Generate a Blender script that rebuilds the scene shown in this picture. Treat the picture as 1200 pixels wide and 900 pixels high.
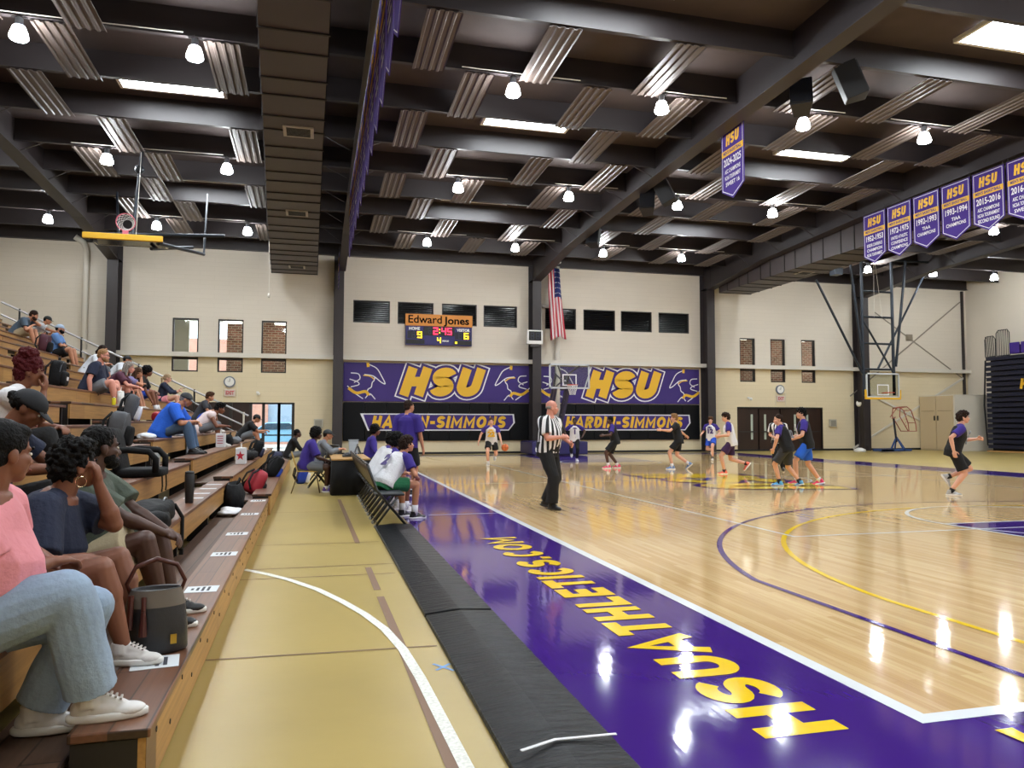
import bpy, bmesh, math, random
from mathutils import Vector as V, Matrix, noise
random.seed(7)
S = bpy.context.scene
COL = S.collection
R = math.radians
for o in list(bpy.data.objects): bpy.data.objects.remove(o)

# ---------------------------------------------------------------- camera, world, exposure
cd = bpy.data.cameras.new('camera'); cam = bpy.data.objects.new('camera', cd); COL.objects.link(cam)
CX, CY, CZ = -2.8487, -3.0855, 1.4251
YAW, PIT, ROL = 0.25406590, 0.05209467, 0.00116924
fw = V((math.sin(YAW)*math.cos(PIT), math.cos(YAW)*math.cos(PIT), math.sin(PIT)))
rt = V((math.cos(YAW), -math.sin(YAW), 0)); up = rt.cross(fw)
r2 = rt*math.cos(ROL)+up*math.sin(ROL); u2 = -rt*math.sin(ROL)+up*math.cos(ROL)
m3 = Matrix((r2, u2, -fw)).transposed()
cam.matrix_world = Matrix.Translation((CX, CY, CZ)) @ m3.to_4x4()
cd.sensor_width = 36; cd.lens = 882.1/1200*36; cd.clip_start = .05; cd.clip_end = 300
S.camera = cam
LAMP = 170.0      # emission of the lamp lenses
SKYL = 32.0       # emission of the skylight panels
S.view_settings.view_transform = 'Standard'; S.view_settings.look = 'None'
S.view_settings.gamma = 1; S.view_settings.use_curve_mapping = False
S.view_settings.exposure = 0.0
w = bpy.data.worlds.new('world'); S.world = w; w.use_nodes = True
w.node_tree.nodes['Background'].inputs[0].default_value = (.80, .90, 1, 1)
w.node_tree.nodes['Background'].inputs[1].default_value = 5.0
S.cycles.use_denoising = True
S.cycles.max_bounces = 8; S.cycles.diffuse_bounces = 4; S.cycles.glossy_bounces = 4; S.cycles.transmission_bounces = 6
S.cycles.sample_clamp_indirect = 6
S.cycles.caustics_reflective = False; S.cycles.caustics_refractive = False

# ---------------------------------------------------------------- materials
def lin(c): return c/12.92 if c <= .04045 else ((c+.055)/1.055)**2.4
def C(h):
    h = h.lstrip('#'); return tuple(lin(int(h[i:i+2], 16)/255) for i in (0, 2, 4))+(1,)
def mix(a, b, t): return tuple(a[i]*(1-t)+b[i]*t for i in range(4))
MATS = {}
def mat(name, col, rough=.6, metal=0, var=0, vs=3, bump=0, bs=40, emit=0, spec=.5, coat=0, trans=0, stretch=None, alpha=1):
    if name in MATS: return MATS[name]
    m = bpy.data.materials.new(name); m.use_nodes = True; nt = m.node_tree; b = nt.nodes['Principled BSDF']
    c = C(col) if isinstance(col, str) else col
    b.inputs['Base Color'].default_value = c; b.inputs['Roughness'].default_value = rough
    b.inputs['Metallic'].default_value = metal; b.inputs['Specular IOR Level'].default_value = spec
    b.inputs['Coat Weight'].default_value = coat; b.inputs['Coat Roughness'].default_value = .08
    b.inputs['Transmission Weight'].default_value = trans; b.inputs['Alpha'].default_value = alpha
    if emit:
        b.inputs['Emission Color'].default_value = c; b.inputs['Emission Strength'].default_value = emit
    if var or bump:
        tc = nt.nodes.new('ShaderNodeTexCoord'); mp = nt.nodes.new('ShaderNodeMapping')
        nt.links.new(tc.outputs['Object'], mp.inputs[0])
        if stretch: mp.inputs['Scale'].default_value = stretch
    if var:
        n = nt.nodes.new('ShaderNodeTexNoise'); n.inputs['Scale'].default_value = vs; n.inputs['Detail'].default_value = 4
        nt.links.new(mp.outputs[0], n.inputs['Vector'])
        rr = nt.nodes.new('ShaderNodeValToRGB')
        rr.color_ramp.elements[0].position = .3; rr.color_ramp.elements[1].position = .7
        rr.color_ramp.elements[0].color = tuple(x*(1-var) for x in c[:3])+(1,)
        rr.color_ramp.elements[1].color = tuple(min(1, x*(1+var)) for x in c[:3])+(1,)
        nt.links.new(n.outputs[0], rr.inputs[0]); nt.links.new(rr.outputs[0], b.inputs['Base Color'])
    if bump:
        n2 = nt.nodes.new('ShaderNodeTexNoise'); n2.inputs['Scale'].default_value = bs; n2.inputs['Detail'].default_value = 3
        nt.links.new(mp.outputs[0], n2.inputs['Vector'])
        bp = nt.nodes.new('ShaderNodeBump'); bp.inputs['Strength'].default_value = bump; bp.inputs['Distance'].default_value = .02
        nt.links.new(n2.outputs[0], bp.inputs['Height']); nt.links.new(bp.outputs[0], b.inputs['Normal'])
    MATS[name] = m; return m
def mat_brick(name, c1, c2, mortar, bw, rh, ms, rough=.6, rot=(0, 0, 0), bump=.3, coat=0, wav=0, off=.5, grain=0, spec=.5):
    """brick/plank pattern in object space"""
    m = bpy.data.materials.new(name); m.use_nodes = True; nt = m.node_tree; b = nt.nodes['Principled BSDF']
    tc = nt.nodes.new('ShaderNodeTexCoord'); mp = nt.nodes.new('ShaderNodeMapping'); mp.inputs['Rotation'].default_value = rot
    nt.links.new(tc.outputs['Object'], mp.inputs[0])
    t = nt.nodes.new('ShaderNodeTexBrick'); nt.links.new(mp.outputs[0], t.inputs['Vector'])
    t.inputs['Scale'].default_value = 1; t.inputs['Brick Width'].default_value = bw; t.inputs['Row Height'].default_value = rh
    t.inputs['Mortar Size'].default_value = ms; t.inputs['Color1'].default_value = C(c1); t.inputs['Color2'].default_value = C(c2)
    t.inputs['Mortar'].default_value = C(mortar); t.inputs['Bias'].default_value = 0; t.offset = off
    b.inputs['Roughness'].default_value = rough; b.inputs['Coat Weight'].default_value = coat; b.inputs['Coat Roughness'].default_value = .05
    b.inputs['Specular IOR Level'].default_value = spec
    out = t.outputs['Color']
    if grain:
        mp2 = nt.nodes.new('ShaderNodeMapping'); mp2.inputs['Scale'].default_value = (1.5, 40, 40); nt.links.new(mp.outputs[0], mp2.inputs[0])
        n = nt.nodes.new('ShaderNodeTexNoise'); n.inputs['Scale'].default_value = 1; n.inputs['Detail'].default_value = 5
        nt.links.new(mp2.outputs[0], n.inputs['Vector'])
        mm = nt.nodes.new('ShaderNodeMix'); mm.data_type = 'RGBA'; mm.blend_type = 'OVERLAY'; mm.inputs[0].default_value = grain
        nt.links.new(out, mm.inputs[6]); nt.links.new(n.outputs[0], mm.inputs[7]); out = mm.outputs[2]
    nt.links.new(out, b.inputs['Base Color'])
    if bump:
        bp = nt.nodes.new('ShaderNodeBump'); bp.inputs['Strength'].default_value = bump; bp.inputs['Distance'].default_value = .005
        inv = nt.nodes.new('ShaderNodeMath'); inv.operation = 'SUBTRACT'; inv.inputs[0].default_value = 1
        nt.links.new(t.outputs['Fac'], inv.inputs[1]); nt.links.new(inv.outputs[0], bp.inputs['Height']); nt.links.new(bp.outputs[0], b.inputs['Normal'])
    if wav:
        ripple(nt, b, wav)
    MATS[name] = m; return m
def ripple(nt, b, wav):
    tc = nt.nodes.new('ShaderNodeTexCoord'); mp = nt.nodes.new('ShaderNodeMapping'); mp.inputs['Scale'].default_value = (3.2, .55, 1)
    nt.links.new(tc.outputs['Object'], mp.inputs[0])
    n = nt.nodes.new('ShaderNodeTexNoise'); n.inputs['Scale'].default_value = 5.5; n.inputs['Detail'].default_value = 2.5
    nt.links.new(mp.outputs[0], n.inputs['Vector'])
    bp = nt.nodes.new('ShaderNodeBump'); bp.inputs['Strength'].default_value = wav; bp.inputs['Distance'].default_value = .01
    nt.links.new(n.outputs[0], bp.inputs['Height'])
    nt.links.new(bp.outputs[0], b.inputs['Normal']); nt.links.new(bp.outputs[0], b.inputs['Coat Normal'])

# ---------------------------------------------------------------- mesh helpers
class MB:
    def __init__(s): s.bm = bmesh.new()
    def box(s, x0, x1, y0, y1, z0, z1, M=None):
        co = [(x, y, z) for x in (x0, x1) for y in (y0, y1) for z in (z0, z1)]
        if M: co = [M @ V(c) for c in co]
        v = [s.bm.verts.new(c) for c in co]
        for f in ((0, 1, 3, 2), (4, 6, 7, 5), (0, 4, 5, 1), (2, 3, 7, 6), (0, 2, 6, 4), (1, 5, 7, 3)): s.bm.faces.new([v[i] for i in f])
        return s
    def bar(s, a, b, w, h=None, upv=(0, 0, 1)):
        a, b = V(a), V(b); h = h or w; d = (b-a); L = d.length; d.normalize(); u = V(upv)
        if abs(d.dot(u)) > .98: u = V((0, 1, 0))
        x = d.cross(u).normalized(); z = x.cross(d)
        M = Matrix((x, d, z)).transposed().to_4x4(); M.translation = a
        return s.box(-w/2, w/2, 0, L, -h/2, h/2, M)
    def tube(s, pts, r, n=8, r1=None, caps=True):
        pts = [V(p) for p in pts]; rings = []; N = len(pts); pu = None
        for i, p in enumerate(pts):
            t = (pts[min(i+1, N-1)]-pts[max(i-1, 0)]).normalized()
            if pu is None:
                pu = V((0, 0, 1)) if abs(t.z) < .9 else V((0, 1, 0))
            x = t.cross(pu).normalized(); pu = x.cross(t).normalized()
            rr = r if r1 is None else r+(r1-r)*i/(N-1)
            rings.append([s.bm.verts.new(p+rr*(math.cos(2*math.pi*k/n)*x+math.sin(2*math.pi*k/n)*pu)) for k in range(n)])
        for a, b in zip(rings, rings[1:]):
            for k in range(n): s.bm.faces.new((a[k], a[(k+1) % n], b[(k+1) % n], b[k]))
        if caps:
            s.bm.faces.new(rings[0][::-1]); s.bm.faces.new(rings[-1])
        return s
    def cone(s, a, b, r0, r1, n=14): return s.tube([a, b], r0, n, r1)
    def rc(s, a, b, r0, r1, n=12):
        s.cone(a, b, r0, r1, n); s.ball(a, (r0,)*3, n=n); s.ball(b, (r1,)*3, n=n); return s
    def ball(s, c, r, M=None, n=14, m=None):
        if not hasattr(r, '__len__'): r = (r, r, r)
        m = m or max(6, n//2+1); c = V(c); rings = []
        T = lambda x, y, z: c+((M @ V((x*r[0], y*r[1], z*r[2]))) if M else V((x*r[0], y*r[1], z*r[2])))
        top = s.bm.verts.new(T(0, 0, 1)); bot = s.bm.verts.new(T(0, 0, -1))
        for i in range(1, m):
            th = math.pi*i/m
            rings.append([s.bm.verts.new(T(math.sin(th)*math.cos(2*math.pi*k/n), math.sin(th)*math.sin(2*math.pi*k/n), math.cos(th))) for k in range(n)])
        for k in range(n):
            s.bm.faces.new((top, rings[0][k], rings[0][(k+1) % n])); s.bm.faces.new((bot, rings[-1][(k+1) % n], rings[-1][k]))
        for a, b in zip(rings, rings[1:]):
            for k in range(n): s.bm.faces.new((a[k], b[k], b[(k+1) % n], a[(k+1) % n]))
        return s
    def loft(s, secs, n=20, caps=True):
        """secs: (centre, xvec, yvec) ellipses"""
        rings = [[s.bm.verts.new(V(c)+math.cos(2*math.pi*k/n)*x+math.sin(2*math.pi*k/n)*y) for k in range(n)] for c, x, y in secs]
        for a, b in zip(rings, rings[1:]):
            for k in range(n): s.bm.faces.new((a[k], a[(k+1) % n], b[(k+1) % n], b[k]))
        if caps: s.bm.faces.new(rings[0][::-1]); s.bm.faces.new(rings[-1])
        return s
    def lathe(s, prof, n=20, M=None, caps=True):
        M = M or Matrix()
        return s.loft([(M @ V((0, 0, z)), M.to_3x3() @ V((r, 0, 0)), M.to_3x3() @ V((0, r, 0))) for r, z in prof], n, caps)
    def poly(s, pts, d=None):
        """flat polygon, or prism when d (vector) given"""
        v = [s.bm.verts.new(V(p)) for p in pts]; f = s.bm.faces.new(v)
        if d is not None:
            w_ = [s.bm.verts.new(V(p)+V(d)) for p in pts]; s.bm.faces.new(w_[::-1])
            for i in range(len(v)):
                j = (i+1) % len(v); s.bm.faces.new((v[j], v[i], w_[i], w_[j]))
        return s
    def strip(s, pts, wd, M=None, closed=False, ext=0):
        """flat ribbon of width wd along 2D polyline, mitred"""
        p = [V((a[0], a[1])) for a in pts]
        if ext and not closed:
            p[0] = p[0]+(p[0]-p[1]).normalized()*ext; p[-1] = p[-1]+(p[-1]-p[-2]).normalized()*ext
        N = len(p); L = []
        for i in range(N):
            a = p[i-1] if (closed or i > 0) else None; b = p[(i+1) % N] if (closed or i < N-1) else None
            if a is None: t = (b-p[i]).normalized(); nn = V((-t.y, t.x)); k = 1
            elif b is None: t = (p[i]-a).normalized(); nn = V((-t.y, t.x)); k = 1
            else:
                t1 = (p[i]-a).normalized(); t2 = (b-p[i]).normalized(); n1 = V((-t1.y, t1.x)); n2 = V((-t2.y, t2.x))
                nn = (n1+n2); nn = nn.normalized() if nn.length > .1 else n1; k = 1/max(.72, nn.dot(n1))
            L.append((p[i]+nn*wd/2*k, p[i]-nn*wd/2*k))
        M = M or Matrix()
        vs = [(s.bm.verts.new(M @ V((a.x, a.y, 0))), s.bm.verts.new(M @ V((b.x, b.y, 0)))) for a, b in L]
        rng = range(N) if closed else range(N-1)
        for i in rng:
            a, b = vs[i], vs[(i+1) % N]; s.bm.faces.new((a[0], a[1], b[1], b[0]))
        return s
    def build(s, name, m, parent=None, smooth=False, bevel=0, seg=2, mod=None, fix=True):
        if fix: bmesh.ops.recalc_face_normals(s.bm, faces=s.bm.faces)
        me = bpy.data.meshes.new(name)
        s.bm.to_mesh(me); s.bm.free()
        o = bpy.data.objects.new(name, me); COL.objects.link(o)
        for mm in (m if isinstance(m, (list, tuple)) else [m]): me.materials.append(mm)
        if smooth: me.polygons.foreach_set('use_smooth', [True]*len(me.polygons))
        if bevel:
            b = o.modifiers.new('bevel', 'BEVEL'); b.width = bevel; b.segments = seg; b.limit_method = 'ANGLE'
        if parent:
            o.parent = parent
        return o
def thing(name, label, cat, loc=(0, 0, 0), rz=0, group=None):
    o = bpy.data.objects.new(name, None); COL.objects.link(o); o.location = loc; o.rotation_euler = (0, 0, rz)
    o.empty_display_size = .1
    tag(o, label, cat, group); return o
def tag(o, label, cat, group=None):
    o['label'] = label; o['category'] = cat
    if group: o['group'] = group
    return o
def struct(o): o['kind'] = 'structure'; return o
def copy_tree(o, parent=None):
    c = o.copy(); COL.objects.link(c)
    if parent: c.parent = parent
    for ch in list(o.children): copy_tree(ch, c)
    return c
def frame(o, x, y):
    """matrix with origin o, x axis, y axis"""
    x = V(x).normalized(); y = V(y).normalized(); z = x.cross(y)
    M = Matrix((x, y, z)).transposed().to_4x4(); M.translation = V(o); return M
def remesh(o, vox, smooth=2, sm=.5):
    md = o.modifiers.new('r', 'REMESH'); md.mode = 'VOXEL'; md.voxel_size = vox; md.use_smooth_shade = True
    if smooth:
        s = o.modifiers.new('s', 'SMOOTH'); s.factor = sm; s.iterations = smooth
    dg = bpy.context.evaluated_depsgraph_get(); dg.update()
    me = bpy.data.meshes.new_from_object(o.evaluated_get(dg)); old = o.data; mats = list(old.materials)
    o.modifiers.clear(); o.data = me; me.name = o.name
    if not me.materials:
        for q in mats: me.materials.append(q)
    me.polygons.foreach_set('use_smooth', [True]*len(me.polygons))
    bpy.data.meshes.remove(old); return o
# built-in font text turned into a mesh
def text(name, string, m, M, size=1, width=None, parent=None, bold=0, shear=0, depth=0, align='CENTER', maxw=None):
    cu = bpy.data.curves.new(name, 'FONT'); cu.body = string; cu.size = size; cu.align_x = align; cu.align_y = 'CENTER'
    cu.offset = bold; cu.shear = shear; cu.extrude = depth; cu.resolution_u = 3
    t = bpy.data.objects.new(name, cu); COL.objects.link(t)
    dg = bpy.context.evaluated_depsgraph_get(); dg.update()
    me = bpy.data.meshes.new_from_object(t.evaluated_get(dg)); bpy.data.objects.remove(t); bpy.data.curves.remove(cu)
    xs = [v.co.x for v in me.vertices]; 
    if width and xs:
        k = width/(max(xs)-min(xs))
        for v in me.vertices: v.co.x *= k
    elif maxw and xs and max(xs)-min(xs) > maxw:
        k = maxw/(max(xs)-min(xs))
        for v in me.vertices: v.co.x *= k
    me.transform(M); me.materials.clear(); me.materials.append(m)
    o = bpy.data.objects.new(name, me); COL.objects.link(o)
    if parent: o.parent = parent
    return o
# block stroke lettering: each letter in a box 0..w by 0..1
def arc(cx, cy, rx, ry, a0, a1, n=10): return [(cx+rx*math.cos(R(a0+(a1-a0)*i/n)), cy+ry*math.sin(R(a0+(a1-a0)*i/n))) for i in range(n+1)]
def letter(ch, t):
    h = t/2; a, b = h, 1-h
    W = {'I': t, 'M': .95, 'O': .86, '-': .4, '.': t, 'T': .66, 'L': .58, 'E': .6, 'A': .82, 'C': .74}.get(ch, .72)
    c = W-h
    if ch == 'H': L = [[(h, 0), (h, 1)], [(c, 0), (c, 1)], [(h, .5), (c, .5)]]
    elif ch == 'S':
        q = (b-.5)/2
        L = [arc(W/2, b-q, W/2-h, q, 20, 270, 14)+arc(W/2, a+q, W/2-h, q, 90, -160, 14)[1:]]
    elif ch == 'U': L = [[(h, 1)]+arc(W/2, a+W/2-h, W/2-h, W/2-h, 180, 360, 12)+[(c, 1)]]
    elif ch == 'A': L = [[(h*.6, 0), (W/2, 1-h*.4), (W-h*.6, 0)], [(W*.25, .3), (W*.75, .3)]]
    elif ch == 'T': L = [[(0, b), (W, b)], [(W/2, 0), (W/2, b)]]
    elif ch == 'L': L = [[(h, 1), (h, a), (W, a)]]
    elif ch == 'E': L = [[(W, b), (h, b), (h, a), (W, a)], [(h, .5), (W*.9, .5)]]
    elif ch == 'I': L = [[(h, 0), (h, 1)]]
    elif ch == 'C': L = [arc(W/2, .5, W/2-h, .5-h, 45, 315, 20)]
    elif ch == 'O': L = [arc(W/2, .5, W/2-h, .5-h, 0, 360, 24)]
    elif ch == 'M': L = [[(h, 0), (h, b), (W/2, .3), (c, b), (c, 0)]]
    elif ch == 'N': L = [[(h, 0), (h, b), (c, a), (c, 1)]]
    elif ch == 'R': L = [[(h, 0), (h, b)]+arc(W*.55, .5+(b-.5)/2+.02, W*.45-h, (b-.5)/2+.0, 90, -90, 8)+[(h, .47)], [(W*.45, .5), (c, 0)]]
    elif ch == 'D': L = [[(h, a), (h, b)]+arc(W*.4, .5, W*.6-h, .5-h, 90, -90, 12)+[(h, a)]]
    elif ch == '-': L = [[(0, .45), (W, .45)]]
    elif ch == '.': L = [[(h, 0), (h, t)]]
    else: L = []
    return W, L
def strokes(name, s, m, M, height, length, t=.24, grow=0, shear=0, gap=.14, parent=None, dz=0):
    """lettering ribbon mesh fitted to length; M maps x,y -> world"""
    x = 0; P = []
    for ch in s:
        if ch == ' ': x += .4; continue
        W, L = letter(ch, t)
        for q in L: P.append([(x+a, b) for a, b in q])
        x += W+gap
    tot = x-gap; kx = length/tot
    mb = MB()
    for i, q in enumerate(P):
        pts = [(a*kx+shear*b*height, b*height) for a, b in q]
        mb.strip(pts, t*height*(kx/height)**.5+grow*2, M @ Matrix.Translation((0, 0, dz+i*.00012)), ext=grow)
    return mb.build(name, m, parent, fix=False)
# ---------------------------------------------------------------- palette
wall_up = mat_brick('wall_paint_upper', '#dcd4c6', '#dad2c4', '#d3cbbc', 1.2, .2, .006, .6, (R(90), 0, 0), .15, spec=.3)
wall_lo = mat_brick('wall_paint_lower', '#e0d2b2', '#ded0b0', '#d6c8a6', 1.2, .2, .006, .5, (R(90), 0, 0), .15, spec=.3)
wall_sd = mat('wall_paint_side', '#ded5c6', .6, var=.03, vs=.6)
cream = mat('cream_trim', '#d8d3c8', .5)
steel = mat('brown_steel', '#302a2b', .5, var=.06, vs=1.2)
steel_d = mat('dark_steel', '#2e2a2c', .45)
deckm = mat('roof_deck', '#463b38', .8, var=.08, vs=2)
stripm = mat('decking_strip_metal', '#544a45', .5, metal=.0)
ductm = mat('duct_metal', '#403839', .5, var=.05, vs=2)
black = mat('black_paint', '#121214', .5)
blackf = mat('black_fabric', '#0c0d10', .85, var=.25, vs=25, bump=.3, bs=60)
vinylb = mat('black_vinyl', '#0d1013', .36, bump=.5, bs=7, stretch=(1, 5, 1), spec=.14)
white = mat('white_paint', '#e9e9e6', .4)
purple = mat('purple_print', '#34196f', .5)
purplef = mat('purple_cloth', '#3c2080', .75)
yellow = mat('gold_print', '#e8b62a', .5)
whitep = mat('white_print', '#e6e6ea', .5)
glass = mat('window_glass', '#eef3f2', .03, trans=1, spec=.4)
chrome = mat('bright_metal', '#c9ccd0', .25, metal=1)
navy = mat('navy_plastic', '#14172b', .4)
redm = mat('red_paint', '#c8402c', .4)
brownw = mat('brown_door_wood', '#2c1912', .4, var=.2, vs=3, stretch=(1, 1, .1))
oran = mat('sponsor_orange', '#d98b2b', .45)

# ---------------------------------------------------------------- the floor and its court paint
court_wood = mat_brick('maple_planks', '#dcbd8c', '#c9a471', '#b08a5a', 1.3, .058, .0006, .07, (0, 0, R(90)), 0, 0, .05, .37, .25, spec=.55)
def gloss_paint(name, col, rough, wav):
    m = mat(name, col, rough, spec=.55); ripple(m.node_tree, m.node_tree.nodes['Principled BSDF'], wav); return m
pfloor = gloss_paint('purple_floor_paint', '#40207a', .07, .05)
yfloor = gloss_paint('gold_floor_paint', '#f4cb22', .1, .04)
wfloor = gloss_paint('white_floor_paint', '#e8ecee', .1, .04)
gfloor = mat('tan_sport_vinyl', '#ab9556', .34, var=.07, vs=.9, bump=.05, bs=6, spec=.45)
tapem = mat('brown_floor_tape', '#7d5f48', .5)
chalk = mat('worn_white_paint', '#e0e0d6', .6, var=.2, vs=60)
X0, X1, Y0, Y1 = -16.2, 32.7, -9.0, 31.5
fl = struct(MB().box(X0-.3, X1+.3, Y0-.3, Y1+6, -.2, 0).build('floor', gfloor))
def fbox(name, x0, x1, y0, y1, z, m): return MB().box(x0, x1, y0, y1, -.01, z).build(name, m, fl)
fbox('hardwood_court', -1.56, 16.9, -1.55, 30.2, .004, court_wood)
b = MB()
for r in ((-1.56, 0, -1.55, 30.2), (15.24, 16.9, -1.55, 30.2), (0, 15.24, -1.55, 0), (0, 15.24, 28.65, 30.2)): b.box(r[0], r[1], r[2], r[3], 0, .006)
b.build('court_border', pfloor, fl)
b = MB()
for y in (0, 22.87): b.box(5.79, 9.45, y, y+5.78, 0, .006)
b.build('lane_paint', pfloor, fl)
Z = lambda z: Matrix.Translation((0, 0, z))
lw = .075
MB().strip([(0, 0), (15.24, 0), (15.24, 28.65), (0, 28.65)], lw*1.3, Z(.008), closed=True).build('boundary_line', wfloor, fl)
b = MB(); b.strip([(0, 14.33), (15.24, 14.33)], .05, Z(.008))
b.strip([(7.62+1.83*math.cos(t*math.pi/24), 14.33+1.83*math.sin(t*math.pi/24)) for t in range(48)], .05, Z(.008), closed=True)
for sg, yb in ((1, 0), (-1, 28.65)):
    b.strip([(5.79, yb), (5.79, yb+sg*5.79), (9.45, yb+sg*5.79), (9.45, yb)], .06, Z(.0085))
    b.strip([(7.62+1.83*math.cos(t), yb+sg*5.79+1.83*math.sin(t)) for t in [math.pi*i/24 for i in range(48)]], .06, Z(.009), closed=True)
for yy in (8.58, 20.07): b.strip([(-1.15, yy), (0, yy)], .04, Z(.0085))
b.build('court_line', wfloor, fl)
for nm, m, rr, xs in (('purple_three_point_line', pfloor, 6.75, 1.03), ('gold_three_point_line', yfloor, 6.02, 1.62)):
    b = MB()
    for sg, yb in ((1, 0), (-1, 28.65)):
        a0 = math.acos((7.62-xs)/rr) if 7.62-xs < rr else 0
        p = [(xs, yb)]+[(7.62-rr*math.cos(a), yb+sg*(1.6+rr*math.sin(a))) for a in [a0+(math.pi-2*a0)*i/60 for i in range(61)]]+[(15.24-xs, yb)]
        b.strip(p, .06, Z(.0085))
    b.build(nm, m, fl)
MB().strip([(2.98, 5.25), (12.26, 5.25), (12.26, 23.4), (2.98, 23.4)], .045, Z(.0088), closed=True).build('volleyball_line', wfloor, fl)
strokes('sideline_lettering', 'HSUATHLETICS.COM', yfloor, frame((-.43, -.02, .0085), (0, 1, 0), (-1, 0, 0)), .44, 6.1, .24, parent=fl, gap=.1)
strokes('baseline_lettering', 'HSUATHLETICS.COM', yfloor, frame((6.3, -.2, .0085), (-1, 0, 0), (0, -1, 0)), .36, 6.1, .24, parent=fl, gap=.1)
ML = frame((5.55, 16.6, .0086), (0, -1, 0), (1, 0, 0))
strokes('center_logo_outline', 'HSU', pfloor, ML, 3.0, 4.9, .27, grow=.16, shear=.2, parent=fl)
strokes('center_logo', 'HSU', yfloor, ML, 3.0, 4.9, .27, shear=.2, parent=fl, dz=.0012)
b = MB()
for p in ([(-3.5, 1.83), (-2.08, 1.78)], [(-3.5, 4.7), (-2.05, 4.7)], [(-3.5, 4.22), (-2.1, 4.2)], [(-3.5, 6.2), (-2.1, 6.16)], [(-3.5, 9.5), (-2.1, 9.45)]): b.strip(p, .02, Z(.003))
for a, c in ((.0, 3.25), (3.5, 4.55), (6.1, 11.4), (-3, -.3)): b.strip([(-2.28-.012*a, a), (-2.28-.012*c, c)], .06, Z(.003))
b.build('tape_line', tapem, fl)
MB().strip([(-3.5, 4.72), (-3.25, 4.4), (-3.06, 4.11), (-2.82, 3.65), (-2.63, 3.16), (-2.48, 2.7), (-2.37, 2.25), (-2.3, 1.75), (-2.265, 1.2), (-2.245, .6), (-2.225, 0), (-2.2, -3)], .062, Z(.0045)).build('white_arc_line', chalk, fl)
bt = mat('blue_tape', '#6f9cd0', .5)
MB().strip([(-2.16, 1.42), (-2.06, 1.27)], .02, Z(.003)).strip([(-2.06, 1.4), (-2.16, 1.3)], .02, Z(.0035)).build('blue_tape_cross', bt, fl)

# ---------------------------------------------------------------- walls
def holes(mb, x0, x1, z0, z1, y0, y1, H):
    xs = sorted({x0, x1}|{min(max(h[i], x0), x1) for h in H for i in (0, 1)}); zs = sorted({z0, z1}|{min(max(h[i], z0), z1) for h in H for i in (2, 3)})
    for a, c in zip(xs, xs[1:]):
        run = None
        for d, e in list(zip(zs, zs[1:]))+[(None, None)]:
            solid = d is not None and not any(h[0] <= (a+c)/2 <= h[1] and h[2] <= (d+e)/2 <= h[3] for h in H)
            if solid: run = (run[0], e) if run else (d, e)
            elif run: mb.box(a, c, y0, y1, run[0], run[1]); run = None
YW = 31.5; GZ = 4.27
WINL = [(-8.85, -7.8), (-7.02, -5.98), (-5.23, -4.17)]
WINR = [(18.3, 19.2), (20.1, 20.98), (21.95, 22.8)]
LOUV = [(-1.3, .35), (.7, 2.36), (2.75, 4.41), (4.74, 6.38), (7.78, 9.36), (9.74, 11.4), (11.71, 13.37), (13.74, 15.42)]
DL = (-8.9, -3.78, 0, 2.32); DR = (18.1, 23.2, 0, 2.28)
H = [(a, c, 3.62, 5.92) for a, c in WINL]+[(a, c, 3.58, 5.85) for a, c in WINR]+[(a, c, 5.98, 7.0) for a, c in LOUV]+[DL, DR]
b = MB(); holes(b, X0, X1, GZ, 9.05, YW, YW+.25, H); wb = struct(b.build('wall_back', wall_up))
b = MB(); holes(b, X0, X1, 0, GZ, YW, YW+.25, H); b.build('lower_wall', wall_lo, wb)
b = MB(); b.box(X0, X1, YW-.28, YW, GZ-.02, GZ+.17); b.build('wall_ledge', cream, wb)
b = MB(); b.box(X0, X1, YW-.02, YW, 0, .1)
bb = struct(b.build('baseboard_back', black))
struct(MB().box(X1, X1+.25, Y0, YW, 0, 10.6).build('wall_right', wall_sd))
struct(MB().box(X0-.25, X0, Y0, YW+.25, 0, 10.6).build('wall_left', wall_sd))
struct(MB().box(X0-.25, X1+.25, Y0-.25, Y0, 0, 10.6).build('wall_front', wall_sd))

# lobby and daylight behind the openings
brick = mat_brick('red_brick', '#865040', '#5f3a2e', '#9a8c7c', .3, .11, .018, .8, (R(90), 0, 0), .4)
lobw = mat('lobby_plaster', '#c9c6ba', .7)
lob = MB(); lob.box(X0, -2, 35.4, 35.5, 3.0, 6.4)
for a, c in ((-6.62, -3.2),): pass
struct(MB().box(X0, -2.2, YW+.25, 35.5, 2.62, 2.72).build('trim_1', lobw))
struct(MB().box(X0, -2.2, YW+.25, 35.5, 6.3, 6.4).build('trim_2', lobw))
struct(MB().box(-6.95, -2.2, 34.2, 34.4, 2.72, 6.3).build('trim_3', brick))
struct(MB().box(X0, -8.6, 34.2, 34.4, 2.72, 6.3).build('trim_4', lobw))
struct(MB().box(15, 24.6, YW+.25, 35.5, 2.62, 2.72).build('trim_5', lobw))
struct(MB().box(15, 24.6, YW+.25, 35.5, 6.3, 6.4).build('trim_6', lobw))
struct(MB().box(16, 25, 34.2, 34.4, 2.72, 6.3).build('trim_7', brick))
struct(MB().box(16.5, 24, 33.4, 33.5, 0, 2.62).build('trim_8', brownw))
struct(MB().box(-2.1, 16.4, YW+.5, YW+.6, 5.7, 7.2).build('trim_9', black))
lobl = mat('lobby_light', '#fff8e8', .5, emit=14)
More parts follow.
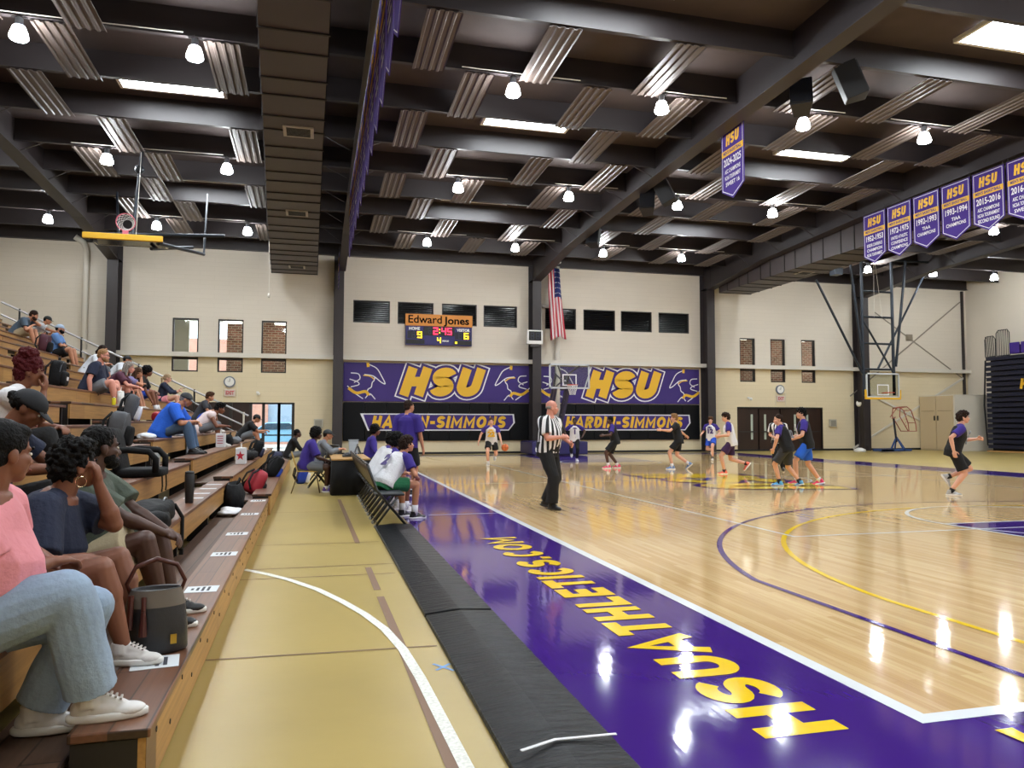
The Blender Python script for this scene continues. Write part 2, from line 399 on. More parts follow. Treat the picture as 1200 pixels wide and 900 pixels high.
for i, (x, y) in enumerate(((-6.4, 33.0), (-4.2, 33.0), (19.1, 32.9), (22.7, 32.9))):
    t = thing('lobby_light', ['flat ceiling light seen through the middle window above the left doors', 'flat ceiling light of the lobby behind the window nearest the first banner wall', 'flat ceiling light behind the leftmost narrow right window', 'flat ceiling light behind the rightmost narrow right window'][i], 'light', (x, y, 5.97), 0)
    MB().box(-.55, .55, -.15, .15, -.02, .06).build('diffuser', lobl, t); MB().tube([(0, 0, .05), (0, 0, .35)], .02, 6).build('stem', cream, t)
ext = mat('outside_brick', '#b98a78', .8, var=.1, vs=2)
pav = mat('outside_pavement', '#cfcac2', .8)
struct(MB().box(-40, 60, 37.5, 70, -.3, -.02).build('trim_10', pav))
t = thing('outside_building', 'pink brick building outdoors beyond the glass doors on the left', 'building', (-6, 50, 0))
b = MB(); holes(b, -22, 14, 0, 7, 0, .6, [(-8+4*i, -5.6+4*i, 1.2, 4.6) for i in range(5)]); b.build('wall', ext, t)
b = MB()
for i in range(5): b.box(-8+4*i, -5.6+4*i, .2, .3, 1.2, 4.6)
b.build('window', mat('outside_window', '#8fa4b8', .2), t)
# leafy shrub
t = thing('outside_bush', 'bright green bush outdoors seen through the left edge of the glass doors', 'bush', (-9.3, 44.5, 0))
b = MB()
for i in range(26): b.ball((random.uniform(-1, 1), random.uniform(-.6, .6), .25+random.random()*2.8), random.uniform(.3, .55), n=8)
b.build('foliage', mat('leaves', '#7fae55', .8, var=.4, vs=9), t, True)
def car(name, label, x, y, m):
    t = thing(name, label, 'car', (x, y, 0))
    b = MB(); pr = [(-2.1, .35), (-2.15, .8), (-1.9, .98), (-1.2, 1.02), (-.6, 1.45), (.7, 1.47), (1.4, 1.05), (2.05, .92), (2.15, .6), (2.1, .35)]
    b.poly([(px, -.85, pz) for px, pz in pr], (0, 1.7, 0)); b.build('body', m, t, bevel=.06)
    b = MB(); gp = [(-1.08, 1.03), (-.55, 1.4), (.65, 1.42), (1.25, 1.06)]
    b.poly([(px, -.87, pz) for px, pz in gp], (0, 1.74, 0)); b.build('window', mat('car_glass', '#3d5062', .1), t)
    for sx in (-1.35, 1.35):
        for sy in (-.8, .8):
            MB().tube([(sx, sy-.1, .32), (sx, sy+.1, .32)], .32, 16).build('wheel', black, t)
car('parked_car', 'light blue car parked outdoors behind the glass doors', -5.0, 42.5, mat('blue_car_paint', '#7fb4d6', .3))
car('parked_car', 'white car parked outdoors at the right edge of the glass doors', -.6, 43.5, mat('white_car_paint', '#dfe6ea', .3))

# windows
fr = mat('window_frame_dark', '#2a2624', .45)
wi = 1
for (L, z0, z1) in ((WINL, 3.62, 5.92), (WINR, 3.58, 5.85)):
    for a, c in L:
        o = struct(MB().box(a+.05, c-.05, YW+.12, YW+.135, z0, z1).build('window_%d' % wi, glass)); wi += 1
        b = MB()
        b.box(a, a+.06, YW+.04, YW+.2, z0, z1).box(c-.06, c, YW+.04, YW+.2, z0, z1).box(a+.06, c-.06, YW+.04, YW+.2, z0, z0+.06).box(a+.06, c-.06, YW+.04, YW+.2, z1-.06, z1)
        b.box(a+.06, c-.06, YW+.04, YW+.2, GZ-.12, GZ-.02)
        b.build('window_frame', fr, o)
slat = mat('louver_dark', '#1b1b1d', .3)
for a, c in LOUV:
    b = MB(); b.box(a, c, YW+.16, YW+.2, 5.98, 7.0)
    o = struct(b.build('window_%d' % wi, mat('dark_glass', '#0c0d10', .12))); wi += 1
    b = MB()
    for k in range(11): b.bar((a, YW+.08, 6.03+k*.093), (c, YW+.08, 6.03+k*.093), .07, .012, (0, .6, 1))
    b.build('louver_slat', slat, o)
    b = MB(); e = .04
    b.box(a, a+e, YW+.0, YW+.16, 5.98, 7).box(c-e, c, YW, YW+.16, 5.98, 7).box(a+e, c-e, YW, YW+.16, 5.98, 6.02).box(a+e, c-e, YW, YW+.16, 6.96, 7)
    b.build('window_frame', fr, o)
# left glass doors and dark panel
d = struct(MB().box(-8.9, -5.6, YW+.1, YW+.16, 0, 2.32).build('door_1', brownw))
b = MB()
for x in (-8.9, -7.65, -6.5, -5.68, -5.15, -4.5, -3.9): b.box(x, x+.12, YW+.03, YW+.2, 0, 2.32)
b.box(-4.5, -4.38, YW+.03, YW+.2, 0, 2.32).box(-5.68, -3.78, YW+.03, YW+.2, 2.24, 2.32).box(-5.68, -3.78, YW+.03, YW+.2, 0, .2).box(-5.1, -3.78, YW+.04, YW+.18, .86, .92)
b.box(-5.6, -5.1, YW+.05, YW+.15, .2, .75)
b.build('door_frame', fr, d); MB().box(-5.6, -3.85, YW+.1, YW+.115, .2, 2.2).build('door_glass', glass, d)
# right brown doors
d = struct(MB().box(18.1, 23.2, YW+.2, YW+.24, 0, 2.28).build('door_2', black))
xs = [18.12, 19.4, 20.68, 21.96, 23.18]
for i in range(4):
    x, x2 = xs[i]+.04, xs[i+1]-.04
    b = MB(); holes(b, x, x2, .02, 2.2, YW+.1, YW+.15, [((x+x2)/2-.07+(.25 if i % 2 == 0 else -.25), (x+x2)/2+.07+(.25 if i % 2 == 0 else -.25), .6, 1.9)])
    lf = b.build('door_leaf', brownw, d); xc = (x+x2)/2+(.25 if i % 2 == 0 else -.25)
    MB().box(xc-.07, xc+.07, YW+.12, YW+.13, .6, 1.9).build('door_window', mat('door_slit_glass', '#b9c4b8', .15), lf)
    MB().bar((x+.1, YW+.07, 1.0), (x2-.1, YW+.07, 1.0), .05, .06).build('push_bar', steel_d, lf)
b = MB(); b.box(18.05, 23.25, YW+.02, YW+.2, 2.22, 2.3).box(18.05, 18.13, YW+.02, YW+.2, 0, 2.22).box(23.17, 23.25, YW+.02, YW+.2, 0, 2.22); b.build('door_frame', fr, d)
# ---------------------------------------------------------------- roof: deck, purlins, strips, frames
zp = lambda y: 9.0+.02*(31.5-y)          # underside of the purlins
DK = .62
b = MB(); b.poly([(X0-.3, YW+.3, zp(YW+.3)+DK), (X1+.3, YW+.3, zp(YW+.3)+DK), (X1+.3, Y0-.3, zp(Y0-.3)+DK), (X0-.3, Y0-.3, zp(Y0-.3)+DK)], (0, 0, .15))
ceil = struct(b.build('ceiling', deckm))
PY = [29.35-2.3*k for k in range(17)]
for y in PY:
    z = zp(y); b = MB(); b.box(X0, X1, y-.015, y+.015, z, z+DK+.02).box(X0, X1, y-.1, y+.015, z-.012, z); b.build('purlin', steel, ceil)
b = MB(); b.box(X0, X1, YW-.12, YW+.1, 8.98, 9.75).box(X0, X1, YW-.2, YW, 8.96, 8.99); b.build('eave_beam', steel, ceil)
FX = [-11.05, -1.95, 7.15, 16.25, 25.35]
# corrugated strip (one mesh, copied)
n = 4; wd = .7; pts = []
for i in range(n):
    a = -wd/2+i*wd/n; q = wd/n
    pts += [(a, 0), (a+q*.3, 0), (a+q*.42, .028), (a+q*.88, .028)]
pts += [(wd/2, 0)]
b = MB(); b.poly([(x, -1.2, z) for x, z in pts]+[(x, -1.2, z+.015) for x, z in pts[::-1]], (0, 2.4, 0))
strip0 = b.build('decking_strip', stripm, ceil); used = [0]
def put_strip(x, y):
    yc = y; o = strip0 if not used[0] else strip0.copy()
    if used[0]: COL.objects.link(o); o.parent = ceil
    used[0] += 1; o.location = (x, yc, zp(yc)-.07); o.rotation_euler = (-.02, 0, 0)
pat = {'A': {1: [-.55, 1.9, 4.68], 'sky': [-.55, 4.68]}, 'B': {1: [.62, 3.48, 5.85], 'sky': [.62, 5.85]}}
for k in range(1, 9):
    ya, yb = PY[k], PY[k-1]; yc = (ya+yb)/2; typ = 'B' if k % 2 == 1 else 'A'; sky = (k-3) % 3 == 0
    for bay in range(3):
        ox = [0, 9.1, 18.2][bay]
        for x in pat[typ]['sky' if sky else 1]: put_strip(x+ox, yc)
    for x in ([-8.05, -4.87] if typ == 'B' else [-9.25, -7.4]):
        if not (sky and x == -7.4): put_strip(x, yc)
# skylights
skm = mat('skylight_panel', (.88, .95, 1, 1), .5, emit=SKYL)
row = {22.45: 'far', 15.55: 'middle', 8.65: 'near', 1.75: 'overhead', -5.15: 'rear'}
for y in row:
    for bx_, nm in ((-6.45, 'left bay over the bleachers'), (2.75, 'bay over the near half court'), (12.1, 'bay over the far half court'), (21.3, 'bay beyond the right banner row')):
        t = thing('skylight', 'bright rectangular skylight, %s one in the %s' % (row[y], nm), 'skylight', (bx_, y+1.0, zp(y+1)+DK-.02), 0, 'roof skylights')
        wx, wy = 1.18, .62
        MB().box(-wx, wx, -wy, wy, -.03, -.01).build('panel', skm, t)
        b = MB(); b.box(-wx-.08, wx+.08, -wy-.08, -wy, -.1, 0).box(-wx-.08, wx+.08, wy, wy+.08, -.1, 0).box(-wx-.08, -wx, -wy, wy, -.1, 0).box(wx, wx+.08, -wy, wy, -.1, 0).box(.5, .53, -wy, wy, -.05, -.02)
        b.build('frame', white, t)
# columns and tapering girders
GB = [(30.75, 8.15), (26, 8.66), (20, 8.88), (12, 9.0), (0, 9.15), (-8.9, 9.3)]
cn = ['at the far left edge behind the bleacher rail', 'between the left windows and the first banner wall', 'between the two banner walls carrying the shot clock', 'between the second banner wall and the brown doors', 'behind the right side basket']
gn = ['leftmost roof girder over the upper bleachers', 'roof girder carrying the edge-on banner row', 'roof girder with the single 2024-2025 banner', 'roof girder carrying the right row of six banners', 'rightmost roof girder beyond the side basket']
for i, x in enumerate(FX):
    t = thing('steel_column', 'dark brown steel column %s' % cn[i], 'column', (x, 31.1, 0))
    MB().box(-.21, .21, -.36, -.33, 0, 8.2).build('flange', steel, t); MB().box(-.012, .012, -.33, .36, 0, 9.3).build('web', steel, t); MB().box(-.21, .21, .36, .385, 0, 9.0).build('flange', steel, t)
    g = thing('roof_girder', 'long brown tapered %s' % gn[i], 'girder', (x, 31.1, 8.2))
    top = [(y, zp(y)+DK) for y, z in GB]; gx = .12 if i == 1 else 0
    b = MB(); b.poly([(gx-.01, y-31.1, z-8.2) for y, z in GB]+[(gx-.01, y-31.1, z-8.2-.02) for y, z in top[::-1]]+[(-.01, .35, 9.2-8.2)]*0, (.02, 0, 0)); b.build('web', steel, g)
    b = MB()
    for (ya, za), (yb, zb) in zip(GB, GB[1:]): b.bar((gx, ya-31.1, za-8.2), (gx, yb-31.1-.02, zb-8.2), .3 if i == 1 else .42, .03)
    b.build('bottom_flange', steel, g)
    for k in range(1, 6):
        y = PY[k]; z = zp(y); gz = [za+(zb-za)*(ya-y)/(ya-yb) for (ya, za), (yb, zb) in zip(GB, GB[1:]) if yb <= y <= ya][0]
        for sx in (-1, 1): MB().bar((sx*.75, y-31.1, z-8.2), (sx*.1, y-31.1, gz-8.2+.05), .04, .01).build('flange_brace', steel, g)
    b = MB(); b.bar((0, -.34, 0), (0, .36, 0), .4, .02); b.box(-.2, .2, -.33, .33, -.01, .01)
    b.build('stiffener', steel, g)
# lamps
lens = mat('lamp_lens', (.93, .97, 1, 1), .4, emit=LAMP)
rim = mat('lamp_housing', '#9aa0a8', .4, metal=.6)
def lamp_proto():
    t = thing('ceiling_lamp', 'lamp', 'lamp', (0, 0, 0))
    MB().lathe([(.09, -.2), (.11, -.215), (.16, -.37), (.17, -.43), (.145, -.465), (.07, -.475)], 14).build('lens', lens, t, True)
    MB().lathe([(.04, -.02), (.07, -.05), (.075, -.16), (.1, -.2), (.09, -.205)], 12).build('housing', rim, t, True)
    MB().tube([(0, 0, .06), (0, 0, -.06)], .02, 6).box(-.14, .14, -.03, .03, -.03, -.005).build('stem', steel_d, t)
    return t
LX = [-12.3, -8.7, -5.5, 1.4, 5.1, 9.02, 12.72, 18.4, 22.45, 26.2, 29.9]
LY = {27.05: 'far', 20.15: 'middle', 13.25: 'near', 6.35: 'nearest overhead', -.55: 'rear'}
lp = lamp_proto(); first = True
wh = ['over the left wall', 'over the upper bleachers', 'left of the duct', 'left over the near sideline', 'right of the first bay', 'left of the second bay', 'right of the second bay', 'left beyond the banner row', 'right beyond the banner row', 'left over the right bleachers', 'over the right wall']
for y in LY:
    for j, x in enumerate(LX):
        o = lp if first else copy_tree(lp); first = False
        o.location = (x+(.12 if y == 13.25 and x < 0 else 0), y-.04, zp(y)); o['group'] = 'high-bay lamps'
        o['label'] = 'glowing bell-shaped high-bay lamp in the %s row, %s' % (LY[y], wh[j])
# conduits
b = MB()
for y in (27.05, 20.15, 13.25):
    for a, c in ((-9.6, -5.6), (.2, 3.0), (4.6, 6.8), (8.4, 10.2), (11.6, 14.8)): b.tube([(a, y-.13, zp(y)+.03), ((a+c)/2, y-.14, zp(y)+.02), (c, y-.13, zp(y)+.04)], .012, 5)
b.build('conduit', cream, ceil)
# ducts
def duct(label, rows, z0, z1, vents):
    t = thing('air_duct', label, 'duct', (0, 0, 0))
    b = MB()
    def ring(y, xa, xb, e=0): return [(xa-e, y, z0-e), (xb+e, y, z0-e), (xb+e, y, z1+e), (xa-e, y, z1+e)]
    rr = [[b.bm.verts.new(p) for p in ring(*r)] for r in rows]
    for a, c in zip(rr, rr[1:]):
        for k in range(4): b.bm.faces.new((a[k], a[(k+1) % 4], c[(k+1) % 4], c[k]))
    b.bm.faces.new(rr[0]); b.bm.faces.new(rr[-1]); b.build('duct_body', ductm, t)
    y = rows[0][0]; sm_ = mat('duct_seam_dark', '#221d1c', .6)
    def at(y):
        for (ya, a0, c0), (yb, a1, c1) in zip(rows, rows[1:]):
            if yb <= y <= ya: f = (ya-y)/(ya-yb); return a0+(a1-a0)*f, c0+(c1-c0)*f
        return rows[-1][1:]
    k = 0
    while y > rows[-1][0]:
        xa, xb = at(y)
        MB().box(xa-.025, xb+.025, y-.02, y+.02, z0-.025, z1+.025).build('duct_seam', sm_, t); y -= (.75, 1.05)[k % 2]; k += 1
    for y in vents:
        xa, xb = at(y); xc = (xa+xb)/2+.1
        g = MB(); g.box(xc-.32, xc+.32, y-.3, y+.3, z0-.03, z0-.0); v = g.build('vent_grille', mat('vent_pale', '#aaa59d', .5), t)
        g = MB()
        for q in range(8): g.box(xc-.25, xc+.25, y-.23+q*.06, y-.2+q*.06, z0-.04, z0-.028)
        g.build('vent_slot', black, v)
duct('long brown sheet-metal air duct hanging left of the edge-on banners', [(29.8, -4.75, -2.9), (22, -4.45, -2.85), (15, -4.1, -2.8), (8.5, -3.8, -2.73), (-2, -3.6, -2.7)], 7.75, 8.75, [28.3, 20.2, 13.6])
duct('brown sheet-metal air duct beside the girder left of the right banners', [(30.4, 16.55, 18.3), (10, 16.55, 18.3), (-2, 16.55, 18.3)], 7.95, 8.9, [25.0])
# loudspeakers
def speaker(label, p, rz, tilt):
    t = thing('loudspeaker', label, 'loudspeaker', p, rz, 'hanging loudspeakers'); t.rotation_euler = (tilt, 0, rz); t.scale = (.78, .78, .78)
    b = MB(); b.poly([(-.32, -.28, -.55), (.32, -.28, -.55), (.22, .3, -.5), (-.22, .3, -.5)], (0, 0, 1.05)); b.build('cabinet', mat('speaker_black', '#101013', .6), t, bevel=.02)
    MB().box(-.28, .28, -.31, -.27, -.5, .45).build('grille', mat('speaker_grille', '#191a1f', .5), t)
    MB().tube([(0, .1, .5), (0, .12, .9)], .015, 6).bar((-.2, .1, .55), (.2, .1, .55), .03).build('bracket', steel_d, t)
speaker('black loudspeaker hung left of the near pair beside the 2024-2025 banner', (7.95, 11.8, 9.0), R(-35), R(-25))
speaker('black loudspeaker tilted right of the near pair at the top', (8.6, 10.95, 9.05), R(60), R(-20))
speaker('black loudspeaker left of the middle pair under the girder', (7.5, 19.2, 8.62), R(-30), R(-25))
speaker('black loudspeaker right of the middle pair under the girder', (7.8, 18.6, 8.8), R(50), R(-25))
speaker('small dark loudspeaker hung under the girder nearest the far wall', (7.7, 24.6, 8.8), R(-40), R(-20))
# ---------------------------------------------------------------- banners
def banner(label, x, y, zt, lines, group, wd=1.08, ht=1.68, tip=.32, plain=False, arm=False):
    """hangs in the plane x = const, faces -X"""
    t = thing('pennant_banner', label, 'banner', (x, y, zt), 0, group)
    O = lambda u, v, e=0: (-e, -u, v)
    wav = MB(); cols = 8; rows_ = 10
    def pt(u, v):   # cloth sheet
        return V((.012*math.sin(u*7+v*3+y), -u, v))
    P = [(-wd/2, 0), (wd/2, 0), (wd/2, -ht), (.0, -ht-tip), (-wd/2, -ht)]
    b = MB(); b.poly([O(u, v) for u, v in P], (.012, 0, 0)); b.build('cloth', purplef, t)
    M = frame((-.004, 0, 0), (0, -1, 0), (0, 0, 1)); e = .055
    Q = [(-wd/2+e, -e), (wd/2-e, -e), (wd/2-e, -ht+.02), (0, -ht-tip+e*1.2), (-wd/2+e, -ht+.02)]
    MB().strip(Q, .018, M, closed=True).build('border_line', whitep, t, fix=False)
    strokes('school_letters', 'HSU', yellow, M @ Matrix.Translation((-.31, -.46, .001)), .3, .6, .27, shear=.12, parent=t)
    MB().box(-.008, -.003, -wd/2+.03, wd/2-.03, -.72, -.56).build('gold_band', yellow, t)
    if plain:
        b = MB()
        for k, wv in enumerate((.7, .5, .55, .42)): b.strip([(-wv/2, -.9-k*.17), (wv/2, -.9-k*.17)], .07, M)
        b.build('text_line', whitep, t, fix=False)
    else:
        text('band_lettering', "MEN'S BASKETBALL", purple, M @ Matrix.Translation((0, -.64, .006)), .12, parent=t, bold=.004, maxw=.86)
        text('year_lettering', lines[0], whitep, M @ Matrix.Translation((0, -.9, .002)), .26, parent=t, bold=.006, width=.82)
        for k, s in enumerate(lines[1:]): text('text_line', s, whitep, M @ Matrix.Translation((0, -1.14-k*.17, .002)), .15, parent=t, bold=.003, maxw=.74)
    if arm: MB().bar((.01, -.3, .01), (-.29, -.3, .01), .03).bar((.01, .3, .01), (-.29, .3, .01), .03).build('bracket', steel_d, t)
    MB().tube([(.01, -wd/2-.03, 0), (.01, wd/2+.03, 0)], .018, 6).build('hanging_rod', steel_d, t)
    MB().tube([(.01, wd/2-.05, 0), (.01, wd/2-.05, .16)], .008, 5).tube([(.01, -wd/2+.05, 0), (.01, -wd/2+.05, .16)], .008, 5).build('hanging_cord', steel_d, t)
BR = [('1952-1953', 'BORDER CONFERENCE', 'CHAMPION', 'NCAA TOURNAMENT'), ('1972-1975', 'UNITED ATHLETIC', 'CONFERENCE', 'CHAMPIONS'), ('1992-1993', 'TIAA', 'CHAMPIONS'), ('1993-1994', 'TIAA', 'CHAMPIONS'), ('2015-2016', 'ASC CHAMPIONS', 'NCAA TOURNAMENT', 'SECOND ROUND'), ('2016-2017', 'ASC CHAMPIONS', 'NCAA TOURNAMENT', 'SWEET 16')]
for i, L in enumerate(BR):
    banner('purple pennant banner reading %s in the right row' % L[0], 16.07, 19.05-1.16*i, 8.86, L, 'championship banners on the right girder', ht=1.5, tip=.3)
banner('purple pennant banner reading 2024-2025 hanging alone under the middle girder', 7.44, 13.95, 9.12, ('2024-2025', 'ASC CHAMPIONS', 'NCAA TOURNAMENT', 'SWEET 16'), None, ht=1.62, tip=.28, arm=True)
nth = ['nearest', 'second', 'third', 'fourth', 'fifth', 'sixth', 'seventh', 'eighth', 'ninth', 'tenth', 'eleventh', 'twelfth', 'thirteenth', 'fourteenth']
for i in range(13):
    banner('purple pennant banner seen almost edge-on, %s in the row by the duct' % nth[i], -1.86-.004*i, 6.9+1.17*i, 8.82, None, 'championship banners seen edge-on', ht=1.85, tip=.34, plain=True)
banner('single purple pennant hanging near the column at the far end of the edge-on row', -2.0, 30.1, 8.75, None, None, wd=.9, ht=1.3, tip=.25, plain=True)
# ---------------------------------------------------------------- things on the far wall
bann = mat('banner_vinyl_purple', '#35206f', .6, var=.05, vs=1)
padm = mat('wall_pad_black', '#06070b', .5, spec=.2)
def wallbanner(x0, x1, label, plabel, hx0, hx1, tx0, tx1):
    t = thing('wall_banner', label, 'banner', ((x0+x1)/2, YW-.06, 2.4)); o = t.location
    L = lambda x, y, z: (x-o.x, y-o.y, z-o.z)
    b = MB(); b.box(x0-o.x, x1-o.x, -.015, .03, 0, 1.76); b.build('banner_sheet', bann, t)
    M = frame(L(hx0, YW-.078, 2.68), (1, 0, 0), (0, 0, 1)); ln = hx1-hx0-.45
    strokes('logo_outline', 'HSU', whitep, M, 1.3, ln, .3, grow=.17, shear=.33, parent=t, gap=.06)
    strokes('logo_inner', 'HSU', purple, M, 1.3, ln, .3, grow=.11, shear=.33, parent=t, dz=.003, gap=.06)
    strokes('logo_letters', 'HSU', yellow, M, 1.3, ln, .3, shear=.33, parent=t, dz=.006, gap=.06)
    # plain rope-like flourishes either side of the letters
    for s, cx in ((1, (x0+hx0)/2-.15), (-1, (x1+hx1)/2+.15)):
        F = frame(L(cx, YW-.078, 3.3), (s, 0, 0), (0, 0, 1))
        if s < 0: F = Matrix.Translation(V(L(cx, YW-.078, 3.3))) @ Matrix(((-1, 0, 0, 0), (0, 0, -1, 0), (0, 1, 0, 0), (0, 0, 0, 1)))
        def curve(p, n_=5):   # smooth a polyline
            o_ = []
            q_ = [V((a[0], a[1], 0)) for a in p]; q_ = [q_[0]*2-q_[1]]+q_+[q_[-1]*2-q_[-2]]
            for i in range(1, len(q_)-2):
                for k in range(n_):
                    u = k/n_; a, b_, c_, d_ = q_[i-1:i+3]
                    o_.append(.5*((2*b_)+(c_-a)*u+(2*a-5*b_+4*c_-d_)*u*u+(3*b_-a-3*c_+d_)*u**3))
            o_.append(q_[-2]); return [(v.x, v.y) for v in o_]
        for p in ([(.05, .78), (.4, .6), (.62, .25), (.78, -.08), (.6, -.02), (.25, .25), (-.15, .32)], [(-.75, .38), (-.42, .34), (-.35, .12), (-.6, -.05)], [(-.8, .1), (-.45, -.02), (-.4, -.15), (-.75, -.25)], [(.32, .2), (.28, .05), (.2, -.05), (.16, -.25), (.02, -.35), (0, -.5), (.12, -.62)], [(-.9, -.2), (-.6, -.5), (-.2, -.78)], [(-.1, -.75), (.1, -.55), (.35, -.8)]):
            MB().strip(curve(p), .045, F).build('rope_line', whitep, t, fix=False)
        for p, w_ in (([(-.85, -.3), (-.5, -.52), (-.1, -.45), (.05, -.62)], .13), ([(-.2, .28), (.1, .24), (.3, .1)], .05), ([(.0, .85), (.02, .66)], .13)):
            MB().strip(curve(p), w_, F @ Matrix.Translation((0, 0, .001))).build('gold_flourish', yellow, t, fix=False)
    t = thing('wall_padding', plabel, 'wall pad', ((x0+x1)/2, YW-.05, .62)); o2 = t.location
    nn = 9; w_ = (x1-x0)/nn
    for i in range(nn):
        MB().box(x0-o2.x+i*w_+.006, x0-o2.x+(i+1)*w_-.006, -.05, .04, 0, 1.74).build('pad', padm, t, bevel=.02)
    P = lambda x, z, e=0: (x-o2.x, -.054-e, z-o2.z)
    MB().poly([P(tx0-.5, 1.86), P(tx0-.15, 1.08), P(tx1+.1, 1.08), P(tx1+.4, 1.45), P(tx1+.35, 1.86)]).build('name_plate_edge', whitep, t)
    MB().poly([P(tx0-.36, 1.81, .002), P(tx0-.1, 1.13, .002), P(tx1+.08, 1.13, .002), P(tx1+.32, 1.45, .002), P(tx1+.28, 1.81, .002)]).build('name_plate', purple, t)
    strokes('name_lettering', 'HARDIN-SIMMONS', yellow, frame(P(tx0, 1.2, .004), (1, 0, 0), (0, 0, 1)), .56, tx1-tx0-.1, .26, shear=.2, parent=t, gap=.14)
wallbanner(-1.7, 6.95, 'purple wall banner with HSU left of the middle column', 'black wall padding reading HARDIN-SIMMONS left of the middle column', .75, 4.9, -.45, 5.85)
wallbanner(7.4, 15.92, 'purple wall banner with HSU right of the middle column', 'black wall padding reading HARDIN-SIMMONS right of the middle column', 9.75, 13.9, 8.75, 15.0)
# scoreboard
t = thing('scoreboard', 'purple scoreboard showing 2:45, home 9 and visitor 6 under an orange sponsor sign', 'scoreboard', (2.6, YW-.2, 5.02))
MB().box(-1.54, 1.54, 0, .2, 0, .87).build('panel', mat('score_purple', '#231b63', .45), t, bevel=.01)
sg = MB().box(-1.56, 1.56, -.02, .2, .88, 1.42).build('sponsor_sign', oran, t)
FW = lambda x, z, e=.025: frame((x, -e, z), (1, 0, 0), (0, 0, 1))
inkb = mat('sign_ink', '#050505', .9, spec=.1); text('sign_lettering', 'Edward', inkb, FW(-.66, 1.16), .5, 1.55, sg, bold=.008); text('sign_lettering', 'Jones', inkb, FW(.83, 1.14), .48, 1.2, sg, bold=.014)
ledr = mat('red_led', (1, .03, .10, 1), .5, emit=2.2); ledy = mat('amber_led', (1, .72, .03, 1), .5, emit=1.6)
MB().box(-.72, .72, -.012, 0, .44, .85).build('clock_window', black, t, bevel=.01)
for x in (-1.1, 1.1): MB().box(x-.37, x+.37, -.012, 0, .29, .63).build('digit_window', mat('digit_window_dark', '#15132c', .5), t)
for x in (-1.1, 1.1): MB().box(x-.42, x+.42, -.012, 0, .04, .23).build('bonus_window', black, t)
SEG = {'0': 'abcdef', '2': 'abged', '4': 'fgbc', '5': 'afgcd', '6': 'afgedc', '9': 'gfabcd', '8': 'abcdefg'}
def digit(mb, ch, x, z, w_, h, th, y=-.018):
    g = {'a': (0, h-th, w_, h), 'g': (0, h/2-th/2, w_, h/2+th/2), 'd': (0, 0, w_, th), 'f': (0, h/2, th, h), 'b': (w_-th, h/2, w_, h), 'e': (0, 0, th, h/2), 'c': (w_-th, 0, w_, h/2)}
    for s in SEG[ch]:
        a = g[s]; mb.box(x+a[0], x+a[2], y, y+.01, z+a[1], z+a[3])
b = MB(); digit(b, '2', -.28, .49, .22, .33, .05); digit(b, '4', .1, .49, .22, .33, .05); digit(b, '5', .37, .49, .22, .33, .05); b.build('clock_digit', ledr, t)
b = MB(); b.box(-.01, .04, -.018, -.008, .55, .61).box(-.01, .04, -.018, -.008, .7, .76); digit(b, '9', -1.02, .31, .22, .3, .05); digit(b, '6', 1.16, .31, .22, .3, .05); digit(b, '4', -.1, .1, .18, .26, .045); b.box(.74, .84, -.018, -.008, .09, .18); b.build('score_digit', ledy, t)
dim = mat('unlit_digit', '#2c2f40', .5)
b = MB(); digit(b, '8', -.52, .49, .17, .33, .05); digit(b, '8', -1.28, .31, .19, .3, .05); digit(b, '8', .9, .31, .19, .3, .05); b.build('unlit_digit', dim, t)
text('score_lettering', 'HOME', whitep, FW(-1.15, .74, .004), .18, .5, t, bold=.008); text('score_lettering', 'VISITOR', whitep, FW(1.13, .72, .004), .18, .62, t, bold=.008); text('score_lettering', 'PERIOD', whitep, FW(.3, .2, .004), .1, .3, t, bold=.004)
# shot clock on the middle column
t = thing('shot_clock', 'small white-framed shot clock on the middle column', 'clock', (7.0, 30.66, 5.12))
MB().box(-.38, .38, -.1, .08, 0, .66).build('case', white, t, bevel=.02); MB().box(-.3, .3, -.115, -.1, .17, .6).build('screen', black, t)
b = MB(); digit(b, '8', -.22, .22, .17, .32, .04, -.125); digit(b, '8', .05, .22, .17, .32, .04, -.125); b.build('unlit_digit', dim, t); MB().box(-.2, .2, -.06, .05, -.12, 0).build('bracket', steel_d, t)
# clocks and exit signs, wall devices
exitm = mat('exit_red', '#c05a5a', .5)
def clock_exit(x, l1, l2):
    t = thing('wall_clock', l1, 'clock', (x, YW-.05, 3.2))
    MB().tube([(0, -.04, 0), (0, .05, 0)], .24, 24).build('rim', mat('clock_rim', '#6d7787', .4), t); MB().tube([(0, -.05, 0), (0, -.03, 0)], .19, 24).build('face', white, t)
    MB().bar((0, -.055, 0), (.02, -.055, .14), .02, .006).bar((0, -.055, 0), (-.09, -.055, .03), .025, .006).build('hand', black, t)
    t = thing('exit_sign', l2, 'sign', (x+.02, YW-.05, 2.72))
    MB().box(-.22, .22, -.04, .05, -.15, .15).build('case', mat('exit_case', '#d8c9c0', .5), t, bevel=.01); text('exit_lettering', 'EXIT', exitm, frame((0, -.045, 0), (1, 0, 0), (0, 0, 1)), .22, .34, t, bold=.012)
    b = MB()
    for s in (-.3, .3): b.bar((s, 0, -.35), (s, 0, .3), .015)
    b.build('guard_wire', cream, t)
clock_exit(-6.5, 'round wall clock above the left glass doors', 'EXIT sign under the clock above the left glass doors')
clock_exit(20.6, 'round wall clock above the brown doors on the right', 'EXIT sign under the clock above the brown doors')
